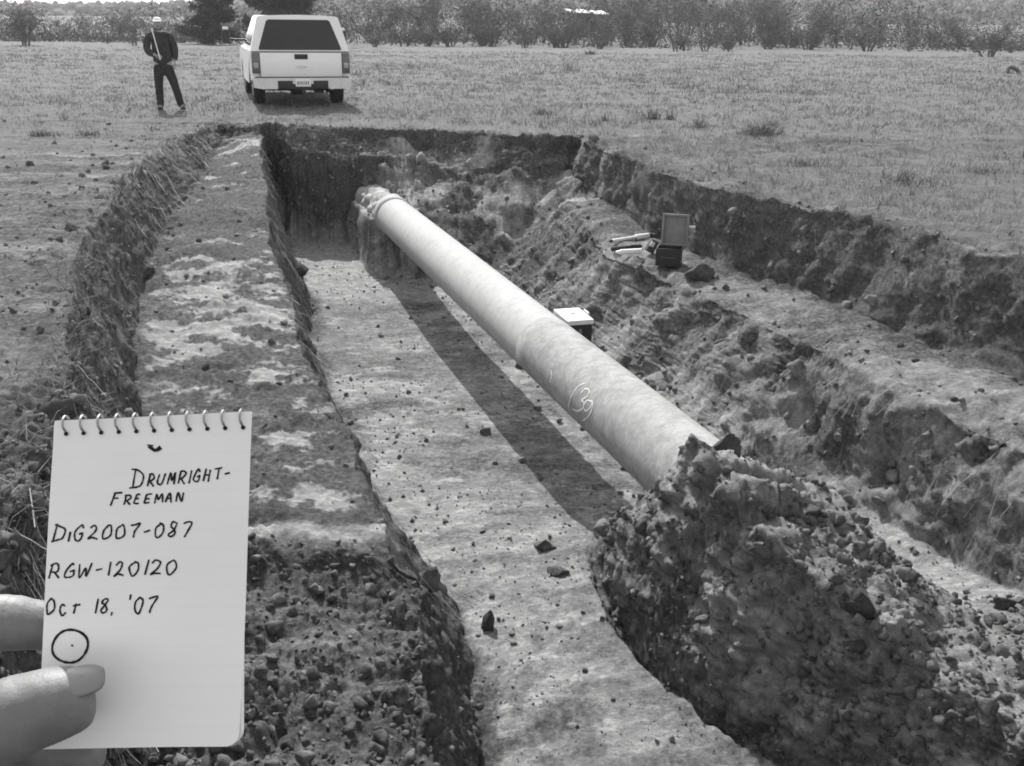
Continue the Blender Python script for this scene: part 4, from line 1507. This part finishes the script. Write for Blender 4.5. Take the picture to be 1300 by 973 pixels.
finger(0, [(-135, 800, .374), (-60, 787, .3725), (14, 790, .3755), (75, 797, .382), (125, 806, .384)], [.0125, .0112, .0106, .0095, .0078])
finger(0, [(-140, 885, .383), (-70, 893, .388), (15, 901, .392), (85, 905, .392), (140, 908, .390)], [.0125, .0108, .0102, .0094, .0078])
finger(0, [(-145, 930, .384), (-75, 930, .388), (10, 940, .390), (80, 955, .390), (133, 963, .389)], [.012, .0104, .0098, .009, .0076])
finger(1, [(-160, 1000, .384), (-95, 1010, .389), (-25, 1022, .391), (35, 1030, .390), (80, 1034, .389)], [.0105, .0088, .0082, .0076, .0064])
skin('palm_and_fingers', nodes, edges, M['handskin'], hand, 4)
hm = bpy.data.objects['palm_and_fingers'].data
hv = np.empty(len(hm.vertices) * 3, np.float32); hm.vertices.foreach_get('co', hv); hv = hv.reshape(-1, 3)
hn = np.empty(len(hm.vertices) * 3, np.float32); hm.vertices.foreach_get('normal', hn); hn = hn.reshape(-1, 3)


def crease(c, d, depth, width, reach, n=3, gap=.0016):
    """shallow skin folds across a joint"""
    c = np.array(c); d = np.array(Vector(d).normalized())
    rel = hv - c
    t = rel @ d
    r = np.linalg.norm(rel - np.outer(t, d), axis=1)
    for q in range(n):
        o = (q - (n - 1) / 2) * gap + .0005 * vn(hv[:, 0] * 260, hv[:, 1] * 260, hv[:, 2] * 260, q)
        hv[:] -= hn * (depth * (1 - .3 * abs(q - (n - 1) / 2)) * np.exp(-((t - o) / width) ** 2) * (r < reach))[:, None]
    hv[:] += hn * (depth * 1.3 * np.exp(-(t / (gap * 2.2)) ** 2) * (r < reach))[:, None]


crease(hp(22, 910, .3403), hp(92, 888, .3433) - hp(-8, 921, .3395), .00042, .00036, .026, 4, .0019)
crease(hp(70, 894, .342), hp(92, 888, .3433) - hp(-8, 921, .3395), .00022, .0003, .024, 3, .0016)
crease(hp(14, 790, .3755), hp(75, 797, .382) - hp(-60, 787, .3725), .0006, .0005, .018, 2, .0022)
crease(hp(-60, 787, .3725), hp(75, 797, .382) - hp(-60, 787, .3725), .0005, .0005, .018, 3, .0022)
hv += hn * (.00018 * fbm(hv[:, 0], hv[:, 1], hv[:, 2], 420, 3, 5))[:, None]
hm.vertices.foreach_set('co', hv.ravel()); hm.update()
# thumb nail, a curved plate set into the far upper side of the tip
nr_, na_ = 7, 40
C0 = hp(101, 885, .3447)
ax = (hp(123, 880, .3462) - hp(70, 895, .3425)).normalized()
n0 = (-FW * .62 + CY * .7); n0 = (n0 - ax * n0.dot(ax)).normalized(); sd2 = ax.cross(n0)
V = []
for q in range(nr_ + 1):
    for p in range(na_):
        th = 2 * PI * p / na_; rr = q / nr_
        k_ = (abs(math.cos(th)) ** 2.8 + abs(math.sin(th)) ** 2.8) ** (-1 / 2.8)
        u = rr * k_ * math.cos(th); v = rr * k_ * math.sin(th)
        dr = (n0 + sd2 * (u * .72)).normalized()
        V.append(C0 + ax * (v * .0066 + .0036) + dr * (.01135 - .0010 * max(0, v + .55) ** 1.6 - .0011 * rr ** 6))
idp = np.arange((nr_ + 1) * na_).reshape(nr_ + 1, na_)
Fp = np.stack([idp[:-1], np.roll(idp[:-1], -1, 1), np.roll(idp[1:], -1, 1), idp[1:]], -1).reshape(-1, 4)
nail = mesh_np('thumb_nail', V, Fp, M['nail'], hand, True)
sm = nail.modifiers.new('thick', 'SOLIDIFY'); sm.thickness = .0006


# ================================================================== TREES AND FAR LAND
def leaf_cloud(P, size, aspect, tone, up=.0):
    """one triangle-pair leaf per point"""
    n = len(P)
    a = RNG.normal(size=(n, 3)); a[:, 2] += up
    a /= np.linalg.norm(a, axis=1, keepdims=True)
    b = np.cross(a, RNG.normal(size=(n, 3))); b /= np.linalg.norm(b, axis=1, keepdims=True)
    L = a * (size * aspect)[:, None]; S = b * size[:, None]
    W = np.stack([P - S * .5, P + L * .5 - S * .2, P + L, P + L * .5 + S * .5], 1).reshape(-1, 3)
    return W, (np.arange(n)[:, None] * 4 + np.arange(4)[None]), np.repeat(tone, 4)


def make_tree(name, label, cat, group, kind, seed):
    rs = np.random.default_rng(seed)
    e = empty(name, (0, 0, 0), 0, label, cat, group)
    H_, Wd = {'brush': (4.6, 2.7), 'twiggy': (5.4, 2.6), 'low': (2.0, 2.2), 'cedar': (5.6, 3.0), 'bare': (7, 3)}[kind]
    bm = bmesh.new()
    tips = []
    if kind == 'cedar':
        bm_tube(bm, [(0, 0, -.2), (.03, 0, H_ * .5), (0, .02, H_ * .92)], [.16, .1, .02], 7)
        for q in range(46):
            t = rs.uniform(.03, .95); a = rs.uniform(0, 2 * PI)
            r = Wd * (1 - t) ** .55 * rs.uniform(.7, 1.08) * min(1, .6 + t * 3)
            z = H_ * t
            p = Vector((math.cos(a) * r, math.sin(a) * r, z + r * rs.uniform(.05, .5)))
            bm_tube(bm, [(0, 0, z), p * .5 + Vector((0, 0, z * .5)), p], [.04, .025, .008], 4, False)
            tips.append((Vector((0, 0, z)), p))
    else:
        ns = {'brush': 5, 'twiggy': 4, 'low': 6, 'bare': 2}[kind]
        for q in range(ns):
            a = rs.uniform(0, 2 * PI); r = Wd * rs.uniform(.25, .75)
            top = Vector((math.cos(a) * r, math.sin(a) * r, H_ * rs.uniform(.55, .85)))
            b0 = Vector((math.cos(a) * .25, math.sin(a) * .25, -.15))
            mid = b0.lerp(top, .5) + Vector((rs.normal() * .2, rs.normal() * .2, .2))
            bm_tube(bm, [b0, mid, top], [.09, .06, .025], 6, False)
            for w_ in range(9):
                t = rs.uniform(.25, 1)
                st = (b0.lerp(mid, t * 2) if t < .5 else mid.lerp(top, t * 2 - 1))
                aa = rs.uniform(0, 2 * PI); L = rs.uniform(.5, 1.3) * Wd * .5
                en = st + Vector((math.cos(aa) * L, math.sin(aa) * L, rs.uniform(.2, .9) * L))
                bm_tube(bm, [st, st.lerp(en, .5) + Vector((0, 0, .08)), en], [.03, .02, .008], 4, False)
                tips.append((st, en))
                if kind in ('twiggy', 'bare'):
                    for z in range(4):
                        s2 = st.lerp(en, rs.uniform(.3, 1)); d2 = Vector(rs.normal(size=3)) * .45 + Vector((0, 0, .5))
                        bm_tube(bm, [s2, s2 + d2], [.014, .006], 3, False)
    obj_bm('trunk' if kind != 'low' else 'stem', bm, M['bark'] if kind != 'twiggy' else M['twig'], e)
    n = {'brush': 1500, 'twiggy': 900, 'low': 1100, 'cedar': 9000, 'bare': 0}[kind]
    if n:
        ii = rs.integers(0, len(tips), n); t = rs.random(n) ** .6
        A = np.array([tips[i][0][:] for i in ii]); B = np.array([tips[i][1][:] for i in ii])
        P = A + (B - A) * t[:, None] + rs.normal(size=(n, 3)) * (.13 if kind == 'cedar' else .3)
        P[:, 2] = np.abs(P[:, 2])
        lo_, hi_ = {'cedar': (.1, .22), 'brush': (.06, .16), 'twiggy': (.03, .07), 'low': (.05, .12)}[kind]
        W, Fc, tn = leaf_cloud(P, rs.uniform(lo_, hi_, n), 2.2 if kind != 'twiggy' else 7, rs.random(n), .3)
        mesh_np('crown', W, Fc, M['cedar'] if kind == 'cedar' else M['brush'], e, False, {'tone': tn})
    return e


GT = 'brush and trees along the far edge of the field'
protos = {}
used = {}


def tree(kind, px, dist, sc, label, cat='tree', rz=None, squash=1, var=0, name=None, group=None, dz=0):
    x = ray(px, 30).x / ray(px, 30).y * dist
    key = (kind, var)
    nm = name or {'brush': 'brush_tree', 'twiggy': 'bare_tree', 'low': 'bush', 'cedar': 'cedar_tree', 'bare': 'bare_tree'}[kind]
    if key not in protos:
        e = protos[key] = make_tree(nm, label, cat, group, kind, hash_seed(kind) + var)
    else:
        e = copy_thing(protos[key]); e.name = nm
        for k_ in ('group',):
            if k_ in e: del e[k_]
        tag(e, label, cat, group)
    e.location = (x, dist, gz(x, dist) - .05 + dz)
    e.rotation_euler = (0, 0, rz if rz is not None else random.uniform(0, 6.28))
    e.scale = (sc, sc, sc * squash)
    return e


def hash_seed(s): return sum(ord(c) for c in s) * 7


tree('cedar', 268, 84, .98, 'wide dark evergreen tree behind the gap between person and truck', squash=.85)
tree('cedar', 353, 80, 1.35, 'very dark round evergreen tree directly behind the truck roof', var=1)
tree('bare', 862, 78, .75, 'forked bare tree standing before the brush right of centre', squash=1.1)
tree('low', 873, 80, .5, 'dark bush at the foot of the forked bare tree', 'bush')
for q, px in enumerate((897, 915, 927, 945)):
    pass
dark = [(897, 79, .55, 'small round dark bush just right of the forked bare tree'), (926, 79, .42, 'pale rounded bush second right of the forked bare tree'), (1030, 88, .9, 'large dark rounded bush in the middle of the right-hand brush'),
        (708, 84, .7, 'dark bush just left of the two pale roofs'), (1106, 84, .8, 'dark bush half way between the forked tree and the right edge'), (1262, 70, .8, 'low dark bush near the right end of the brush'), (675, 95, .9, 'dark bush behind the field straight above the pipe')]
for px, d, s, l in dark:
    tree('low', px, d, s, l, 'bush', var=1)
tree('twiggy', 168, 78, .5, 'thin bare sapling behind and left of the person', var=0, squash=1.1)
tree('brush', 30, 74, .8, 'dark leafy tree at the far left edge', var=3, squash=.8)
# the long belt of brush: three ranks
rk = 0
belt = []
for px in list(range(-60, 1400, 33)):
    for d0, k_, s0 in ((88, 'low', .75), (98, 'brush', .72), (116, 'twiggy', .85), (140, 'brush', 1.0)):
        if random.random() < {'low': .25, 'brush': .15, 'twiggy': .5}[k_]: continue
        hgt = np.interp(px, [0, 200, 420, 480, 1000, 1150, 1300], [.5, .42, .6, 1.0, 1.0, .62, .45])
        belt.append((px + random.uniform(-16, 16), d0 + random.uniform(-6, 6), k_, s0 * random.uniform(.6, 1.35) * hgt))
ZN = [(-40, 'beyond the left edge of view'), (60, 'at the far left'), (130, 'left of the person'), (215, 'behind the person'), (300, 'between person and truck'), (400, 'behind the truck'), (480, 'just right of the truck'),
      (560, 'above the far ditch wall'), (640, 'straight above the pipe'), (715, 'left of the pale roofs'), (790, 'right of the pale roofs'), (850, 'left of the forked tree'), (930, 'right of the forked tree'),
      (1000, 'above the dark weed clump'), (1070, 'where the ridge starts falling'), (1140, 'under the falling ridge'), (1220, 'near the tyre'), (1300, 'at the right edge'), (2000, 'beyond the right edge of view')]
zone = lambda px: next(t for lim, t in ZN if px < lim)
for px, d0, k_, s in belt:
    kn = {'low': 'low grey bush fronting the far brush ', 'brush': 'leafy grey tree in far brush ', 'twiggy': 'leafless twiggy tree in far brush '}[k_] + zone(px)
    tree(k_, px, d0, s, kn, 'bush' if k_ == 'low' else 'tree', var=random.randrange(2, 5), group=GT)

# far wooded ridge
xs = np.linspace(-700, 700, 140)
prof = np.interp(xs / 560 * FPX * .94 + 650, [-600, 0, 200, 330, 430, 700, 1000, 1100, 1200, 1300, 1700], [8, 7, 6, 8, 20, 26, 24, 17, 14, 10.5, 6])
V, Fc = [], []
nb2 = 24
for q in range(nb2 + 1):
    t = q / nb2
    yy = 380 + 200 * t
    for x, h_ in zip(xs, prof):
        V.append((x, yy, 2.0 + h_ * math.sin(t * PI / 2) ** 1.3))
V = np.array(V)
V[:, 2] += 1.0 * fbm(V[:, 0], V[:, 1], 0, .02, 3, 201)
idp = np.arange(V.shape[0]).reshape(nb2 + 1, len(xs))
Fp = np.stack([idp[:-1, :-1], idp[:-1, 1:], idp[1:, 1:], idp[1:, :-1]], -1).reshape(-1, 4)
m, n, b = mat_base('ridge_scrub', .95, .1)
n.links.new(ramp(n, noise(n, .06, 8, .7), [(.3, .04), (.7, .08)]), b.inputs['Base Color'])
M['ridge'] = m
M['scrubmass'] = clod_mat('far_crowns', .06, .13)
hill = tag(mesh_np('hill', V, Fp, M['ridge'], None, True), 'low wooded ridge on the horizon', None, None, 'structure')
# crowns of the far wood, as one mass
nT = 5200
P0 = V[RNG.integers(0, len(V), nT)] + np.stack([RNG.uniform(-5, 5, nT), RNG.uniform(-4, 4, nT), np.zeros(nT)], -1)
scatter_clods('distant_woodland', P0, np.array([[0, 0, 1.]]) * np.ones((nT, 1)), RNG.uniform(1.2, 3.4, nT), RNG.random(nT) * .25, M['scrubmass'], .2)['label'] = 'far-off wood covering the ridge'
# thicket of twigs and leaves filling the brush belt
nT = 120000
px_ = RNG.uniform(-120, 1420, nT)
yy = RNG.uniform(86, 175, nT) ** 1.0
xx_ = (px_ - 650) / FPX * 1.0 * yy / cp_ * .97
gr_ = np.interp(px_, [0, 200, 420, 480, 1000, 1150, 1300], [1.9, 1.8, 2.2, 3.2, 3.2, 2.7, 2.1]) * np.clip(.75 + 1.2 * vn(xx_ * .11, yy * .09, 0, 7) + .5 * vn(xx_ * .5, yy * .3, 0, 8), .12, 2)
zz = RNG.random(nT) ** 1.2 * gr_ * np.clip((yy - 83) / 5, .75, 1.5) + .02
W, Fc, tn = leaf_cloud(np.stack([xx_, yy, zz], -1), RNG.uniform(.08, .2, nT), 2.6, np.clip(.75 * RNG.random(nT) + .25 * vn(xx_ * .3, yy * .1, 0, 9), 0, 1), .5)
tag(mesh_np('thicket', W, Fc, M['brush'], None, False, {'tone': tn}), 'tangled undergrowth between the far trees', None, None, 'stuff')

# two pale roofs glimpsed through the brush
M['roof'] = simple('pale_roof', .8, .5, .3, .05, 1)
M['wallp'] = simple('shed_wall', .1, .8, .2, .1, 1)
for px, py, wd, l in ((733, 24, 2.6, 'small shed with slanting pale roof among the far brush, left of the pair'), (760, 26, 1.9, 'smaller shed with pale roof among the far brush, right of the pair')):
    dist = 124
    x = ray(px, 30).x / ray(px, 30).y * dist
    e = empty('shed', (x, dist, gz(x, dist)), .5, l, 'shed')
    h_ = gz(x, dist) * 0 + 2.75 + (24 - py) * .05
    box('wall', (0, 0, h_ / 2), (wd * .9, 1.4, h_ - .02), M['wallp'], e)
    bm = bmesh.new(); bm_prism(bm, [(-.8, -.12), (.8, .28), (.8, .36), (-.8, -.04)], 'x', -wd / 2, wd / 2)
    rf = obj_bm('roof', bm, M['roof'], e); rf.location = (0, 0, h_)


# ---- weeds and tufts standing out in the field
def weed(px, py, hgt, wid, n, label, dark=.35, cat='weed', name='weed_clump'):
    p = on_ray(px, py)
    e = empty(name, p, 0, label, cat)
    P = RNG.normal(size=(n, 3)) * np.array([wid * .35, wid * .35, 0])
    h = hgt * RNG.uniform(.35, 1, n) * np.exp(-(P[:, 0] / wid) ** 2)
    m_ = blades('stems', P, h, np.full(n, .005 * max(1, p.y / 14)), RNG.uniform(.2, 1.6, n), M['strand'], np.clip(RNG.random(n) * (dark + .2), 0, 1), 2)
    m_.parent = e
    return e


weed(962, 172, .42, .5, 320, 'dark spreading weed clump in the field above the right ledge', .3)
weed(975, 160, .3, .2, 60, 'thin upright weed just behind the dark spreading clump', .5)
weed(823, 150, .5, .12, 40, 'tall thin weed stalks, left of the group above the right rim', .4)
weed(836, 149, .5, .12, 40, 'tall thin weed stalks, second of the group above the right rim', .4)
weed(857, 150, .5, .12, 40, 'tall thin weed stalks, third of the group above the right rim', .4)
weed(893, 160, .45, .2, 50, 'loose grey weed between the stalks and the dark clump', .5)
weed(766, 152, .35, .15, 40, 'single grey weed above the corner of the ditch', .5)
weed(690, 145, .35, .25, 60, 'grey tuft in the grass above the far end of the ditch', .5)
weed(750, 68, .5, .5, 90, 'small dark tuft far out in the field', .3)
weed(487, 34, 1.2, .9, 200, 'small dark shrub standing in the field right of the truck', .25)
weed(722, 90, .5, .5, 70, 'faint tuft in the middle of the field', .5)
weed(52, 172, .22, .35, 160, 'dark tuft on the trampled ground at far left', .3)
weed(115, 172, .18, .3, 100, 'smaller dark tuft right of the far left tuft', .35)
weed(1020, 212, .2, .5, 200, 'flattened grey weeds beside the right rim of the ditch', .45)
weed(1150, 232, .22, .6, 220, 'dark flattened weeds on the spoil near the right edge', .4)
weed(725, 186, .3, .3, 150, 'dark sod tuft at the far right corner of the ditch', .15)
weed(1258, 215, .2, .5, 140, 'grey weeds at the right edge of the field', .5)

# half-buried tyre and pale board at the right edge, a thin stake
p = on_ray(1287, 97)
e = empty('old_tyre', p, .3, 'dark old tyre lying tilted in the grass at the right edge', 'tyre')
bm = bmesh.new()
n = 28
for k_ in range(n):
    a = 2 * PI * k_ / n
    for q in range(8):
        b_ = 2 * PI * q / 8
        bm.verts.new(((.27 + .085 * math.cos(b_)) * math.cos(a), .07 * math.sin(b_), (.27 + .085 * math.cos(b_)) * math.sin(a)))
bm.verts.ensure_lookup_table()
for k_ in range(n):
    for q in range(8):
        bm.faces.new([bm.verts[i] for i in (k_ * 8 + q, k_ * 8 + (q + 1) % 8, ((k_ + 1) % n) * 8 + (q + 1) % 8, ((k_ + 1) % n) * 8 + q)])
ty = obj_bm('tread', bm, simple('old_rubber', .11, .9, .2, .2, 20), e, True)
ty.location = (.12, 0, .04); ty.rotation_euler = (-.75, 0, 0)
p2 = on_ray(1296, 84)
e = empty('board', p2, .4, 'pale board lying in the grass behind the old tyre', 'board')
box('plank', (.25, 0, .22), (.9, .2, .03), M['white'], e, .005, Matrix.Rotation(.15, 4, 'Y'))
box('support', (.4, 0, .1), (.1, .15, .2), M['dkgrey'], e)
p3 = on_ray(1297, 196)
e = empty('stake', p3, 0, 'thin dark stake standing in the grass at the right edge', 'stake')
tube('stake_rod', [(0, 0, -.1), (.01, 0, .35), (.0, 0, .75)], .009, M['dkgrey'], e)
ellip('stake_cap', (0, 0, .76), (.016, .016, .02), M['grey'], e, None, 10)

# ---- thin autumn haze over the whole field
bm = bmesh.new()
bm_box(bm, (0, 400, 14.5), (2600, 1300, 41))
hz = obj_bm('haze', bm, None)
m = bpy.data.materials.new('haze_air'); m.use_nodes = True
m.node_tree.nodes.clear()
pv = m.node_tree.nodes.new('ShaderNodeVolumePrincipled')
pv.inputs['Color'].default_value = g3(.9)
pv.inputs['Density'].default_value = .00045
pv.inputs['Anisotropy'].default_value = .2
mo = m.node_tree.nodes.new('ShaderNodeOutputMaterial')
m.node_tree.links.new(pv.outputs[0], mo.inputs['Volume'])
hz.data.materials.append(m)
tag(hz, 'thin haze over the field', None, None, 'stuff')
